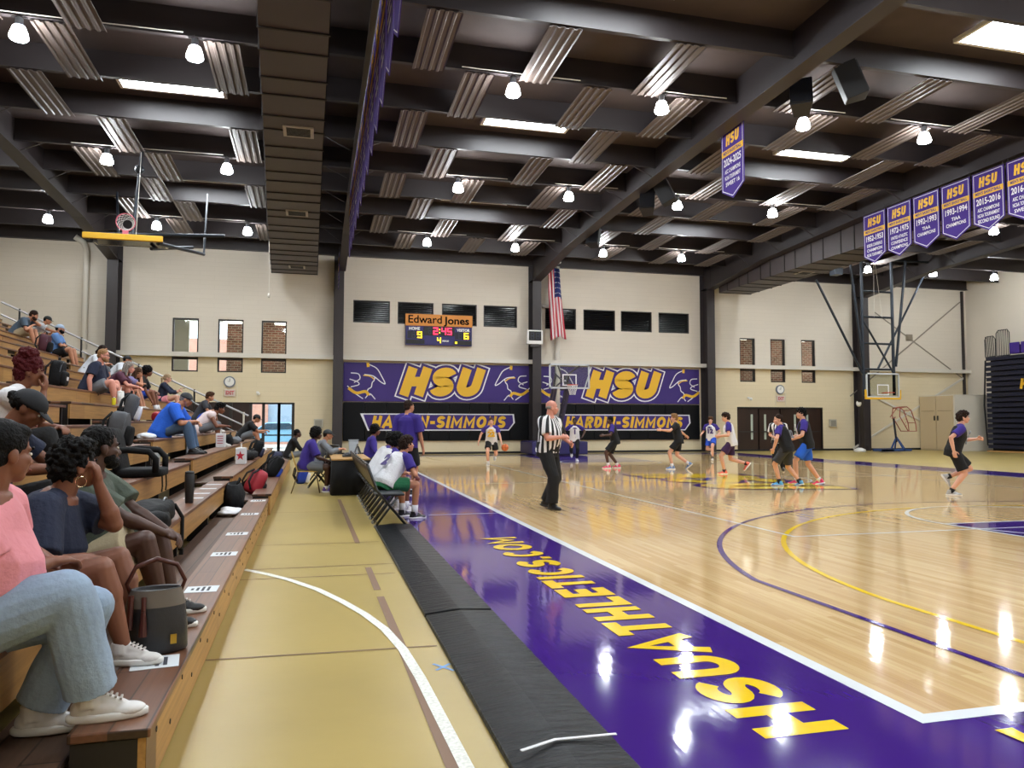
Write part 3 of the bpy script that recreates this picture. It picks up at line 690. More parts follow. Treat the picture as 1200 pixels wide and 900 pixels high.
for x, l in ((-5.35, 'small white security camera right of the left EXIT sign'), (18.75, 'small white security camera above the brown doors')):
    t = thing('security_camera', l, 'camera', (x, YW-.02, 2.75)); MB().box(-.05, .05, -.04, .02, -.05, .05).tube([(0, -.03, 0), (.02, -.12, -.04)], .02, 6).build('mount', white, t); MB().ball((.04, -.16, -.06), .08).build('dome', white, t, True)
for x, z, l in ((-2.75, 1.4, 'gray electrical box on the wall left of the first banner'), (23.75, 1.45, 'gray wall panel box right of the brown doors')):
    t = thing('wall_box', l, 'box', (x, YW-.06, z)); MB().box(-.2, .2, -.06, .06, -.2, .2).build('case', mat('box_gray', '#b9b4a6', .5), t, bevel=.01); MB().box(-.15, .15, -.07, -.06, -.15, .15).build('cover', mat('box_gray2', '#8f8b80', .5), t)
tag(MB().tube([(-12.2, YW-.15, 0), (-12.2, YW-.15, 8.6), (-12.3, YW-.2, 8.9), (-12.6, YW-.3, 9.1)], .12, 12).build('wall_pipe', cream, None, True), 'cream vertical pipe on the wall left of the leftmost column', 'pipe')
tag(MB().tube([(8.35, YW-.15, .1), (8.35, YW-.15, 9.0)], .13, 12).tube([(7.6, YW-.15, 7.05), (8.2, YW-.15, 7.05)], .08, 8).build('wall_pipe', cream, None, True), 'cream vertical pipe behind the flag right of the middle column', 'pipe')
tag(MB().tube([(25.9, YW-.12, .1), (25.9, YW-.12, 8.2), (26.1, YW-.14, 8.6), (26.6, YW-.16, 8.75)], .1, 12).build('wall_pipe', cream, None, True), 'cream wall pipe behind the side basket frame', 'pipe')
# flag
t = thing('flag', 'American flag hanging limp from a short pole above the shot clock', 'flag', (8.3, 30.9, 9.0))
W_, Hh = .75, 3.3; M = MB(); cols, rows_ = 13, 26
def flagpt(i, j):
    u = i/cols; v = j/rows_; wdt = W_*(.75+.25*v)
    return V((-.55+u*wdt+.1*v, -.1+.12*math.sin(u*13+v*3), -.15-Hh*v-.35*abs(u-.6)))
fm = [mat('flag_red', '#c23a4a', .8), mat('flag_white', '#e6e2e4', .8), mat('flag_blue', '#27336e', .8)]
vv = [[M.bm.verts.new(flagpt(i, j)) for j in range(rows_+1)] for i in range(cols+1)]
for i in range(cols):
    for j in range(rows_):
        f = M.bm.faces.new((vv[i][j], vv[i+1][j], vv[i+1][j+1], vv[i][j+1])); f.smooth = True
        f.material_index = 2 if (i >= 5 and j < 11) else (i//1) % 2
o = M.build('cloth', fm, t); sd = o.modifiers.new('t', 'SOLIDIFY'); sd.thickness = .01
b = MB()
for i in range(6, 12):
    for j in range(1, 11, 2):
        p = (flagpt(i, j)+flagpt(i+1, j+1))/2; b.ball(p+V((0, -.012, 0)), (.02, .012, .02), n=6)
b.build('star', whitep, t)
MB().tube([(-1.0, .1, -.65), (-.05, -.1, .05)], .025, 8).ball((0, -.12, .1), .06).build('pole', white, t)

# ---------------------------------------------------------------- baskets
bglass = mat('backboard_glass', '#dfe6e4', .03, trans=1, spec=.3)
netm = mat('net_white', '#dcdad6', .8)
def rim_net(t, c, ax, nrm, net=True, col=None, r=.228):
    """ring around c; ax = axis the net hangs along"""
    M = Matrix.Translation(V(c)) @ V(ax).to_track_quat('-Z', 'Y').to_matrix().to_4x4()
    b = MB(); b.tube([M @ V((r*math.cos(a), r*math.sin(a), 0)) for a in [2*math.pi*i/28 for i in range(29)]], .012, 7); 
    b.bar(V(c)-V(nrm)*(-r), V(c)+V(nrm)*(r+.16), .14, .03, ax); b.build('rim', redm if not col else col, t)
    if net:
        b = MB(); N = 12
        for i in range(N):
            for s in (1, -1):
                p = []
                for k in range(7):
                    rr = r*(1-.085*k)+.01*(k == 6); a = 2*math.pi*(i+s*k*.5)/N
                    p.append(M @ V((rr*math.cos(a), rr*math.sin(a), -.07*k)))
                b.tube(p, .006, 4)
        b.build('net', netm, t)
def backboard(t, cx, y, z0, z1, hw=.915, pad=None):
    MB().box(cx-hw+.03, cx+hw-.03, y, y+.015, z0+.03, z1-.03).build('backboard_glass', bglass, t)
    b = MB(); e = .07
    b.box(cx-hw, cx+hw, y-.01, y+.035, z0, z0+e).box(cx-hw, cx+hw, y-.01, y+.035, z1-e, z1).box(cx-hw, cx-hw+e, y-.01, y+.035, z0, z1).box(cx+hw-e, cx+hw, y-.01, y+.035, z0, z1); b.build('backboard_frame', mat('board_frame', '#c4c9ce', .4), t)
    b = MB(); q = .295; zz = z0+.15
    b.strip([(cx-q, zz), (cx+q, zz), (cx+q, zz+.45), (cx-q, zz+.45)], .05, frame((0, y-.004, 0), (1, 0, 0), (0, 0, 1)), closed=True); b.build('target_square', whitep, t, fix=False)
    if pad:
        b = MB(); b.box(cx-hw-.05, cx+hw+.05, y-.05, y+.07, z0-.07, z0+.02).box(cx-hw-.06, cx-hw+.0, y-.05, y+.07, z0+.02, z0+.38).box(cx+hw-.0, cx+hw+.06, y-.05, y+.07, z0+.02, z0+.38); b.build('edge_padding', pad, t, bevel=.02)
t = thing('basketball_goal', 'portable basketball goal with glass backboard at the far end of the main court', 'basketball goal', (7.62, 29.6, 0)); o = t.location
backboard(t, 0, 27.43-o.y, 2.9, 3.97)
rim_net(t, (0, 27.05-o.y, 3.05), (0, 0, -1), (0, 1, 0))
MB().box(-1.3, 1.3, -.9, 1.1, .05, .62).build('base_padding', mat('goal_navy', '#2a2358', .5), t, bevel=.05)
b = MB(); b.bar((-.3, .4, .6), (-.3, -1.2, 3.0), .12).bar((.3, .4, .6), (.3, -1.2, 3.0), .12).bar((0, -1.1, 2.95), (0, -2.12, 3.1), .16).bar((-.3, .9, .6), (-.3, -1.2, 3.6), .08).bar((.3, .9, .6), (.3, -1.2, 3.6), .08).bar((-.5, -2.1, 3.9), (0, -1.2, 3.4), .05).bar((.5, -2.1, 3.9), (0, -1.2, 3.4), .05).bar((-.35, -1.2, 3.0), (.35, -1.2, 3.6), .06).bar((.35, -1.2, 3.0), (-.35, -1.2, 3.6), .06); b.build('arm', mat('goal_arm_gray', '#54535f', .4), t)
# right side basket, hung from the roof
yb = 26.4; cx = 22.62
t = thing('basketball_goal', 'ceiling-hung side basket with yellow-padded backboard on the right', 'basketball goal', (cx, yb, 9)); o = t.location
def at_(x, y, z): return (x-o.x, y-o.y, z-o.z)
backboard(t, 0, 0, 2.62-9, 3.78-9, .915, yellow)
rim_net(t, (0, -.38, 2.85-9), (0, 0, -1), (0, 1, 0), False)
b = MB(); pipe = mat('hoop_pipe', '#252c35', .4, metal=.3)
for x in (-.95, .72): b.tube([(x, .12, 9.2-9), (x, .12, 2.75-9)], .07, 8)
for z in (7.6, 6.4, 5.15, 3.95): b.tube([(-.95, .12, z-9), (.72, .12, z-9)], .05, 8)
b.build('mast', pipe, t)
b = MB(); b.tube([(-1.75, -.1, .1), (-.95, .12, 4.2-9)], .06, 8).tube([(1.35, -.1, .1), (.85, .12, 4.1-9)], .06, 8).tube([(-.95, .12, 6.3-9), (.75, .1, 3.7-9)], .045, 8)
b.tube([(-3.4, .1, 8.0-9), (-1.0, .12, 3.75-9)], .055, 8).tube([(3.95, 1.5, 8.95-9), (-.1, .2, 3.95-9)], .05, 8); b.build('brace', pipe, t)
b = MB(); b.tube([(-5.4, -.1, 8.1-9), (-3.2, .1, 8.75-9), (-1.8, .1, 9.1-9)], .07, 8).tube([(-2.0, 0, .1), (3.0, 0, .12)], .05, 8).box(-2.6, -2.2, -.2, .2, -.75, -.45); b.build('ceiling_beam', pipe, t)
b = MB(); b.tube([(-.35, 0, .1), (-.35, .05, 6.4-9)], .01, 4).tube([(-.3, 0, .1), (.1, .05, 6.4-9)], .01, 4); b.build('cable', cream, t)
# left basket folded up flat under the roof
t = thing('basketball_goal', 'side basket folded up flat under the roof over the bleachers', 'basketball goal', (-7.8, 18.3, 6.3))
MB().box(-.86, .86, .03, 1.05, -.03, -.01).build('backboard_glass', mat('folded_board_glass', '#2c2e33', .12), t)
b = MB(); b.box(-.9, .9, 0, .05, -.04, .01).box(-.9, .9, 1.03, 1.08, -.04, .01).box(-.9, -.85, .05, 1.03, -.04, .01).box(.85, .9, .05, 1.03, -.04, .01); b.build('backboard_frame', chrome, t)
MB().strip([(-.3, .12), (.3, .12), (.3, .55), (-.3, .55)], .05, Matrix.Translation((0, 0, .004)), closed=True).build('target_square', whitep, t, fix=False)
MB().box(-.96, .96, -.06, .03, -.11, .05).build('edge_padding', yellow, t, bevel=.02)
rim_net(t, (0, .2, .42), (-.1, 1, .1), (0, 0, -1), True, mat('rim_pink', '#d76a7c', .4))
b = MB(); b.tube([(.8, .2, -.1), (1.5, 3.4, .35)], .05, 8).tube([(.5, .9, -.1), (1.2, 3.2, .5)], .05, 8).tube([(-.8, .2, -.1), (-.9, 3.4, .5)], .05, 8).tube([(1.5, 3.4, .35), (1.35, 5, 2.7)], .03, 8).tube([(-.9, 3.4, .5), (-1.5, 5.5, 2.7)], .035, 8).tube([(-1.2, 2.5, .6), (2.2, 2.5, .75)], .05, 8); b.build('arm', pipe, t)
MB().tube([(-.0, .9, 0), (-.0, 1.85, 2.95)], .045, 8).ball((0, 1.6, 2.3), .13).build('hanging_rod', pipe, t)
MB().tube([(.12, .8, 0), (.1, 1.3, 2.7)], .008, 4).build('cable', cream, t)
tag(MB().tube([(-4.55, 24.3, 9.1), (-4.5, 24.2, 5.9)], .012, 5).ball((-4.5, 24.2, 5.85), (.05, .05, .08)).build('pull_cord', cream, None), 'thin pull cord with a small handle hanging left of the middle left window', 'cord')

# ---------------------------------------------------------------- right side: wall braces, cabinet box, folded bleachers, training rig
b = MB(); b.bar((32.3, YW-.03, 8.3), (24.9, YW-.03, 2.9), .06, .03, (0, 1, 0)).bar((26.6, YW-.02, 7.5), (32.3, YW-.02, 4.0), .05, .03, (0, 1, 0)); struct(b.build('trim_11', mat('brace_tan', '#90877a', .5)))
b = MB(); b.bar((32.4, YW-.04, 4.0), (25.0, YW-.04, .1), .1, .05, (0, 1, 0)).bar((26.2, YW-.05, 3.0), (29.4, YW-.05, 1.6), .1, .05, (0, 1, 0)); struct(b.build('trim_12', cream))
struct(MB().box(32.35, 32.45, YW-.12, YW, 0, 8.9).build('trim_13', steel))
tag(MB().box(28.6, 29.0, YW-.06, YW, 6.0, 6.35).box(28.65, 28.95, YW-.12, YW-.06, 6.05, 6.2).build('wall_lamp', mat('lampbox', '#8a8172', .5)), 'small twin-head emergency light on the wall beyond the side basket', 'light')
t = thing('storage_cabinet', 'tall beige storage enclosure with two doors beside the folded bleachers', 'cabinet', (30.85, 30.3, 0))
beige = mat('cabinet_beige', '#cbb896', .5)
MB().box(-1.5, 1.8, -1.2, 1.15, .0, 2.95).build('body', mat('cabinet_cream', '#d9d3c6', .5), t)
for k, (y0_, y1_) in enumerate(((-1.12, -.02), (.02, 1.1))):
    d_ = MB().box(-1.54, -1.5, y0_, y1_, .04, 2.9).build('door', beige, t); MB().box(-1.58, -1.54, -.16+k*.22, -.1+k*.22, 1.6, 1.85).build('handle', black, d_); MB().box(-1.56, -1.54, y0_+.1, y1_-.1, 2.1, 2.12).build('seam', mat('seam_dark', '#8d7d62', .6), d_)
t = thing('folded_bleachers', 'tall stack of folded navy bleachers along the right wall', 'bleachers', (30.7, 28.4, 0))
nv = mat('bleacher_navy', '#171b33', .35)
for k in range(18):
    z = .12+k*.265
    MB().box(0, .06, -14, 0, z+.05, z+.2).box(-.02, .5, -14, 0, z+.2, z+.235).build('seat_row', nv, t)
b = MB()
for k in range(18):
    for y in (-.9, -1.75): b.box(.08, .1, y-.33, y+.33, .12+k*.265+.06, .12+k*.265+.12)
b.build('reflector_strip', mat('row_grey', '#4a4e55', .4), t)
MB().box(.3, 1.9, -14, 0, .0, 4.8).build('understructure', mat('under_black', '#0b0c12', .6), t); MB().box(-.1, 1.9, -14, 0, 0, .06).build('base_board', mat('base_wood', '#b98a55', .5), t)
b = MB(); 
for q in (0, .16, .32): b.tube([(.02+q*.2, .06+q*.1, .3), (-.1+q*.2, .1, 2.4), (.0+q*.2, .05, 4.7)], .02, 6)
b.build('end_rail', black, t)
strokes('row_lettering', 'HSU', yellow, frame((-.025, -1.9, 3.15), (0, -1, 0), (0, 0, 1)), .5, 1.6, .25, parent=t, shear=.2)
for i, (y, zz) in enumerate(((-.1, 5.8), (-.85, 6.05))):
    g = thing('guard_rail', ['dark barred guard rail folded at the far end on top of the folded bleachers', 'taller dark barred guard rail standing on top of the folded bleachers'][i], 'railing', (30.9, 28.4+y, 4.9), 0, None)
    b = MB(); hgt = zz-4.75; n_ = 8; wd_ = .62 if i == 0 else .76
    b.tube([(0, -wd_/2, 0), (0, -wd_/2, hgt-.15), (0, -wd_/2+.12, hgt), (0, wd_/2-.12, hgt), (0, wd_/2, hgt-.15), (0, wd_/2, 0), (0, -wd_/2, 0)], .022, 6); b.build('rail_frame', black, g)
    b = MB()
    for k in range(1, n_): b.tube([(0, -wd_/2+wd_*k/n_, 0), (.05*(1 if i else -1), -wd_/2+wd_*k/n_+.04*i, hgt)], .018, 5)
    b.build('bar', black, g)
for i in range(3):
    g = thing('stadium_chair', ['folded purple chair on top of the folded bleachers, next to the barred rail', 'folded purple chair on top of the folded bleachers, second from the rail', 'folded purple chair on top of the folded bleachers, third from the rail'][i], 'chair', (30.95, 26.85-.62*i, 4.88), 0, 'purple chairs on the folded bleachers')
    MB().box(-.12, -.05, -.27, .27, .05, .62).build('backrest', purplef, g, bevel=.03); MB().box(-.05, .12, -.26, .26, .05, .5).build('seat', purplef, g, bevel=.03)
t = thing('training_rig', 'red framed rebound training rig on a blue wheeled base near the side basket', 'training equipment', (25.35, 29.0, 0))
blu = mat('rig_blue', '#2a4b86', .4)
b = MB(); b.box(-.9, -.2, -.35, .35, .04, .16).bar((-.9, -.3, .1), (.85, -.3, .1), .1).bar((-.9, .3, .1), (.85, .3, .1), .1).bar((.4, -.35, .1), (.4, .35, .1), .1).bar((.4, -.3, .12), (.25, 0, .75), .06).bar((.4, .3, .12), (.25, 0, .75), .06).bar((.75, 0, .12), (.25, 0, .75), .06).bar((-.1, 0, .12), (.25, 0, .75), .06); b.build('base', blu, t)
MB().tube([(.25, 0, .5), (.1, 0, 1.75)], .05, 8).build('post', navy, t)
b = MB(); q = [(x_, 1.05+(z_-1.05)*.6) for x_, z_ in ((.25, 2.3), (.3, 3.0), (.7, 3.1), (.95, 2.8), (1.2, 1.75), (1.25, 1.05), (.75, 1.05), (.25, 2.3))]
for y in (-.25, .25): b.tube([(x, y, z) for x, z in q], .025, 6)
for (x, z) in q[1:-1]: b.tube([(x, -.25, z), (x, .25, z)], .02, 6)
for z in (1.25, 1.45, 1.65, 1.85, 2.05): b.tube([(.6, -.25, z), (1.12, .25, z+.1)], .015, 5)
b.tube([(-.15, -.2, 1.7), (.4, .2, 1.75)], .03, 6).tube([(-.1, 0, 1.75), (.3, 0, 2.2)], .02, 6); b.build('cage_frame', mat('rig_red', '#a5564a', .5), t)
t = thing('floor_stand', 'thin floor stand with a white round head and white foot near the side basket', 'stand', (23.9, 29.6, 0))
MB().lathe([(.3, 0), (.28, .12), (.1, .2)], 16).build('foot', white, t, True); MB().tube([(0, 0, .2), (0, 0, 2.4)], .02, 6).build('pole', steel, t); MB().ball((0, 0, 2.45), (.14, .1, .16)).build('head', white, t, True); MB().box(-.09, .09, -.1, .1, 2.52, 2.62).build('cap', black, t)
# ---------------------------------------------------------------- wooden bleachers on the left
SH = Matrix(((1, -.0105, 0, 0), (0, 1, 0, 0), (0, 0, 1, 0), (0, 0, 0, 1)))
def Xr(n, y=0): return -3.45-.56*(n-1)-.0105*y
def Zr(n): return .277+.28*(n-1)
seatw = mat_brick('worn_seat_wood', '#7a5138', '#664230', '#3c281c', 2.4, .13, .004, .38, (0, 0, R(90)), .2, 0, 0, .3, .45)
riserw = mat_brick('plywood_riser', '#b58a50', '#a67a44', '#6b4a2a', 2.4, .5, .003, .42, (0, 0, R(90)), .1, 0, 0, .3, .5)
treadw = mat_brick('tread_wood', '#5f4433', '#4e382b', '#2c1f18', 2.4, .14, .005, .5, (0, 0, R(90)), .2, 0, 0, .3, .5)
darkend = mat('end_frame_dark', '#1d1716', .5)
def bleachers(label, ya, yb, dz, dx, near):
    t = thing('bleachers', label, 'bleachers', (-3.45, ya, 0)); off = Matrix.Translation((3.45, -ya, 0)) @ SH
    rnd = random.Random(5)
    for n in range(1, 17):
        x = -3.45-.56*(n-1)+dx; z = Zr(n)+dz; y0_ = ya if n == 1 or not near else ya-2.2
        MB().box(x-.27, x+.015, y0_, yb, z-.035, z, off).build('seat_board', seatw, t, bevel=.006)
        b = MB(); y = y0_+.01; zl = z-.25 if n > 1 else .012
        while y < yb-.05:
            L = rnd.uniform(2.6, 4.2) if n > 4 else 30
            b.box(x-.03, x, y, min(y+L, yb), zl, z-.036, off); y += L+(rnd.choice((.02, .45)) if n > 4 else .02)
        b.build('riser_board', riserw, t)
        b = MB(); b.box(x-.60, x-.275, y0_-(.8 if n == 1 and near else 0), yb, z-.115, z-.09, off); b.build('tread_board', treadw, t)
    b = MB()
    for n in range(1, 17):
        x = -3.45-.56*(n-1)+dx; z = Zr(n)+dz
        for y in [ya+.03, yb-.03]+[ya+.03+(yb-ya)*k/4 for k in range(1, 4)]:
            MB().box(x-.26, x-.03, y-.02, y+.02, 0, z-.04, off).build('support_post', darkend, t)
    b.box(-12.6+dx, -12.5+dx, ya-2.2*near, yb, 0, 4.4, off)
    b.build('back_panel', darkend, t)
    if near:
        b = MB()
        for k in range(28): MB().tube([off @ V((-3.45+.001, ya+.2+k*.32, .2-.09*(k % 2))), off @ V((-3.45+.004, ya+.2+k*.32, .2-.09*(k % 2)))], .012, 6).build('bolt_head', darkend, t)
bleachers('near bank of worn wooden bleachers on the left with papers on the front row', .06, 9.0, 0, 0, True)
bleachers('far bank of wooden bleachers beyond the step in the front row', 9.12, 22.6, .06, .03, False)
t = thing('stair_rail', 'thin pale pipe handrail climbing along the far end of the wooden bleachers', 'railing', (-5, 22.9, 0)); o = t.location
b = MB(); r1a, r1b = V((-.0, 0, 1.66)), V((-7.2, 0, 5.1)); sl = (r1b-r1a)
b.tube([r1a, r1b], .03, 8).tube([r1a-V((0, 0, .38)), r1b-V((0, 0, .38))], .025, 8).tube([r1a-V((0, 0, .7)), r1b-V((0, 0, .7))], .012, 6); b.build('rail', mat('rail_pale', '#b9bbbd', .45, metal=.3), t)
for f in (0.02, .23, .46, .69, .93):
    p = r1a+sl*f; MB().tube([p+V((0, 0, .05)), p-V((0, 0, 1.0))], .03, 8).build('post', black if f > .1 else cream, t)

# ---------------------------------------------------------------- generic soft shapes
def blob(mb, c, s, p=.6, nz=0, M=None, seed=0, n=22, fr=6):
    c = V(c); m = n//2+1; sg = lambda v: math.copysign(abs(v)**p, v)
    def T(th, ph):
        q = V((s[0]*sg(math.sin(th))*sg(math.cos(ph)), s[1]*sg(math.sin(th))*sg(math.sin(ph)), s[2]*sg(math.cos(th))))
        if nz: q *= 1+nz*noise.noise(q*fr+V((seed, seed*2.3, 0)))
        return c+(M @ q if M else q)
    rings = [[mb.bm.verts.new(T(math.pi*(i+.02)/(m+.04), 2*math.pi*k/n)) for k in range(n)] for i in range(m+1)]
    for a, d in zip(rings, rings[1:]):
        for k in range(n): mb.bm.faces.new((a[k], d[k], d[(k+1) % n], a[(k+1) % n]))
    mb.bm.faces.new(rings[0]); mb.bm.faces.new(rings[-1][::-1])
    return mb
def backpack(label, loc, rz, m, w_=.32, h=.45, d=.2, tilt=0, m2=None, roll=0, group=None, logo=None):
    t = thing('backpack', label, 'backpack', loc, rz, group); t.rotation_euler = (tilt, roll, rz); m2 = m2 or m
    blob(MB(), (0, 0, h/2), (w_/2, d/2, h/2), .55, .12, seed=len(label)).build('main_pocket', m, t, True)
    blob(MB(), (0, d*.55, h*.34), (w_*.4, d*.25, h*.28), .5, .1, seed=3).build('front_pocket', m2, t, True)
    b = MB(); b.tube([(-.04, 0, h-.02), (-.03, 0, h+.05), (.03, 0, h+.05), (.04, 0, h-.02)], .01, 6); b.build('handle', blackf, t, True)
    for s in (-1, 1):
        MB().tube([(s*.08, -d*.4, h*.95), (s*.11, -d*.75, h*.7), (s*.12, -d*.75, h*.35), (s*.13, -d*.35, h*.1)], .018, 6).build('strap', blackf, t, True)
    b = MB(); b.tube([(w_*.5*math.cos(a), d*.38, h*.5+h*.47*math.sin(a)) for a in [R(k) for k in range(10, 175, 15)]], .006, 5); b.build('zip', mat('zip_gray', '#50545c', .4), t)
    if logo: MB().box(-.05, .05, d*.78, d*.81, h*.28, h*.42).build('logo_patch', logo, t)
    return t
bagk = mat('backpack_black', '#0a0b0e', .7, spec=.25, bump=.4, bs=20); bagg = mat('backpack_gray', '#4b4d52', .7, bump=.3, bs=20); bagb = mat('backpack_blue', '#1b3fae', .55); bagr = mat('backpack_red', '#9b1c2c', .6); bagm = mat('backpack_maroon', '#4d2230', .7); bagn = mat('backpack_navy', '#161b3c', .6)
HALF = -math.pi/2     # faces the court

# ---------------------------------------------------------------- mats and folding chairs on the sideline
for i, (ya, yb) in enumerate(((-3.2, 2.46), (2.5, 7.42))):
    t = thing('floor_mat', ['nearest black vinyl floor mat along the purple sideline', 'black vinyl floor mat running up to the folding chairs'][i], 'mat', (-1.8, ya, 0))
    b = MB(); L = yb-ya; N = 60
    prof = [(-.255, .003), (-.255, .028), (-.03, .05), (.0, .052), (.245, .036), (.245, .003)]
    vs = [[b.bm.verts.new((x, L*k/N, z+(.003*noise.noise(V((x*9, k*L/N*11, i)))+.002*math.sin(k*L/N*38+x*9) if z > .01 and x > 0 else 0))) for x, z in prof] for k in range(N+1)]
    for a, c in zip(vs, vs[1:]):
        for q in range(5): b.bm.faces.new((a[q], a[q+1], c[q+1], c[q]))
    b.bm.faces.new(vs[0]); b.bm.faces.new(vs[-1]); b.build('mat_cover', vinylb, t, bevel=.006)
    MB().box(-.257, -.25, 0, L, .002, .012).box(.242, .249, 0, L, .002, .012).build('edge_piping', black, t)
tag(MB().strip([(-2.0, .02), (-1.83, .09), (-1.55, .08)], .018, Z(.062)).build('white_cord', whitep), 'thin white tape strip lying across the nearest black mat', 'tape').modifiers.new('t', 'SOLIDIFY').thickness = .004
chb = mat('chair_black', '#16181b', .35, spec=.6); chv = mat('chair_vinyl', '#1c2127', .4); chback = mat('chair_back_reflection', '#4a4236', .35, metal=.3)  # backrest colour has the brownish reflection on black steel painted in
def folding_chair():
    t = thing('folding_chair', 'c', 'chair')
    for s in (-.22, .22):
        MB().tube([(s, -.11, .85), (s, .02, .5), (s, .43, .01)], .018, 8).build('front_leg', chb, t, True)
        MB().tube([(s*.88, .0, .01), (s*.88, .3, .41)], .017, 8).build('rear_leg', chb, t, True)
        MB().tube([(s*.88, -.01, .0), (s*.88, .01, .035)], .019, 8).build('foot_cap', mat('cap_gray', '#8b8b86', .5), t)
    b = MB(); vs = []
    for k in range(9):
        x = -.21+.42*k/8; q = -.02*(1-(x/.21)**2); vs.append([b.bm.verts.new((x, y+q, z)) for y, z in ((.0, .55), (-.03, .64), (-.075, .76), (-.105, .85))])
    for a, c in zip(vs, vs[1:]):
        for k in range(3): b.bm.faces.new((a[k], a[k+1], c[k+1], c[k]))
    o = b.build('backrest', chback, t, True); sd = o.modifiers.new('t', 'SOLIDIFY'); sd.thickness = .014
    MB().tube([(-.22, -.11, .85), (-.2, -.12, .865), (.2, -.12, .865), (.22, -.11, .85)], .016, 8).build('top_rail', chb, t, True)
    MB().box(-.2, .2, .0, .4, .425, .455).build('seat', chv, t, bevel=.012)
    MB().tube([(-.19, .03, .05), (.19, .03, .05)], .009, 6).tube([(-.22, .33, .12), (.22, .33, .12)], .009, 6).build('crossbar', chb, t)
    return t
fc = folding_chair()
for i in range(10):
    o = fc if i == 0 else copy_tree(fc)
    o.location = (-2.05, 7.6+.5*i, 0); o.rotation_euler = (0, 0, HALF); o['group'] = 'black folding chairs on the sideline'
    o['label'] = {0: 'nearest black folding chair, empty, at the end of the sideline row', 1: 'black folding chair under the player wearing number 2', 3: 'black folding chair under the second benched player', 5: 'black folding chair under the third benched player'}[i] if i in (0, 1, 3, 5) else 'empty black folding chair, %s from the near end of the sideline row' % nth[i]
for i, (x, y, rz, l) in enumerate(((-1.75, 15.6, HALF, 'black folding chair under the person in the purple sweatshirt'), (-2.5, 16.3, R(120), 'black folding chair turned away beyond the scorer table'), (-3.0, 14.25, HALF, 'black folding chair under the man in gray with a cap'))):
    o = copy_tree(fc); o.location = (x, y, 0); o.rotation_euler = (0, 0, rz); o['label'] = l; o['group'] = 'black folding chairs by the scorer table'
# tan metal chair
t = thing('metal_chair', 'tan metal chair under the scorer in the purple shirt', 'chair', (-3.2, 13.05, 0), HALF)
goldm = mat('tan_chair_shell', '#c9a350', .4); legm = mat('chair_leg_bronze', '#7b6a52', .3, metal=.7)
MB().box(-.2, .2, -.02, .4, .43, .45).build('seat', goldm, t, bevel=.01); b = MB(); b.poly([(-.2, -.02, .46), (.2, -.02, .46), (.18, -.14, .84), (-.18, -.14, .84)], (0, .018, .004)); b.build('backrest', goldm, t, bevel=.01)
for s in (-.19, .19):
    MB().tube([(s, .02, .44), (s*1.1, -.12, .0)], .012, 6).build('leg', legm, t); MB().tube([(s, .36, .44), (s*1.1, .44, 0)], .012, 6).build('leg', legm, t)
# scorer table
t = thing('scorer_table', 'scorer table draped in black cloth behind the folding chairs', 'table', (-2.17, 13.3, 0))
MB().box(-.38, .38, -1.15, 1.15, .69, .72).build('tabletop', mat('table_wood', '#b58d55', .45), t, bevel=.006)
b = MB(); N = 40; ring = []
for k in range(N):
    a = k/N*4; s_ = int(a); f = a-s_; c = [(-.37, -1.14), (.37, -1.14), (.37, 1.14), (-.37, 1.14)]; p, q = V(c[s_]), V(c[(s_+1) % 4]); v = p.lerp(q, f); nn = V((q-p).yx).normalized(); nn.y *= -1; ring.append((v, nn))
A_ = [b.bm.verts.new((v.x, v.y, .69)) for v, nn in ring]; B_ = [b.bm.verts.new((v.x+nn.x*.025*(k % 2), v.y+nn.y*.025*(k % 2), .01)) for k, (v, nn) in enumerate(ring)]
for k in range(N): b.bm.faces.new((A_[k], A_[(k+1) % N], B_[(k+1) % N], B_[k]))
o = b.build('black_drape', mat('drape_black', '#08080a', .9), t, True); sd = o.modifiers.new('t', 'SOLIDIFY'); sd.thickness = .01
t = thing('control_console', 'dark scoreboard console on the scorer table', 'console', (-2.17, 13.1, .722), HALF); b = MB(); b.poly([(-.2, -.14, 0), (-.2, .14, 0), (-.2, .14, .09), (-.2, -.14, .03)], (.4, 0, 0)); b.build('case', mat('console_gray', '#2b2f36', .4), t, bevel=.008)
b = MB()
for i in range(6):
    for j in range(3): b.box(-.16+i*.055, -.125+i*.055, -.1+j*.06, -.06+j*.06, .035+.0, .075+j*.012)
b.build('key', mat('console_key', '#6b7078', .5), t)
t = thing('laptop', 'open dark laptop farther along the scorer table', 'laptop', (-2.15, 14.0, .722), HALF); MB().box(-.17, .17, -.12, .12, 0, .018).build('base', chb, t, bevel=.004); MB().bar((0, .12, .012), (0, .2, .24), .34, .01).build('screen', chb, t)
# bright plastic bin near the far column
t = thing('storage_bin', 'pale gray plastic bin at the foot of the first banner wall', 'bin', (-1.3, 29.8, 0)); t.scale = (.5, .6, .72); b = MB(); b.poly([(-.35, -.25, 0), (.35, -.25, 0), (.4, -.3, .95), (-.4, -.3, .95)], (0, .55, 0)); b.build('bin_body', mat('bin_pale', '#b4bcc0', .5), t, bevel=.02); MB().box(-.43, .43, -.33, .3, .95, 1.0).build('lid', mat('bin_lid', '#a3acb1', .5), t, bevel=.01)
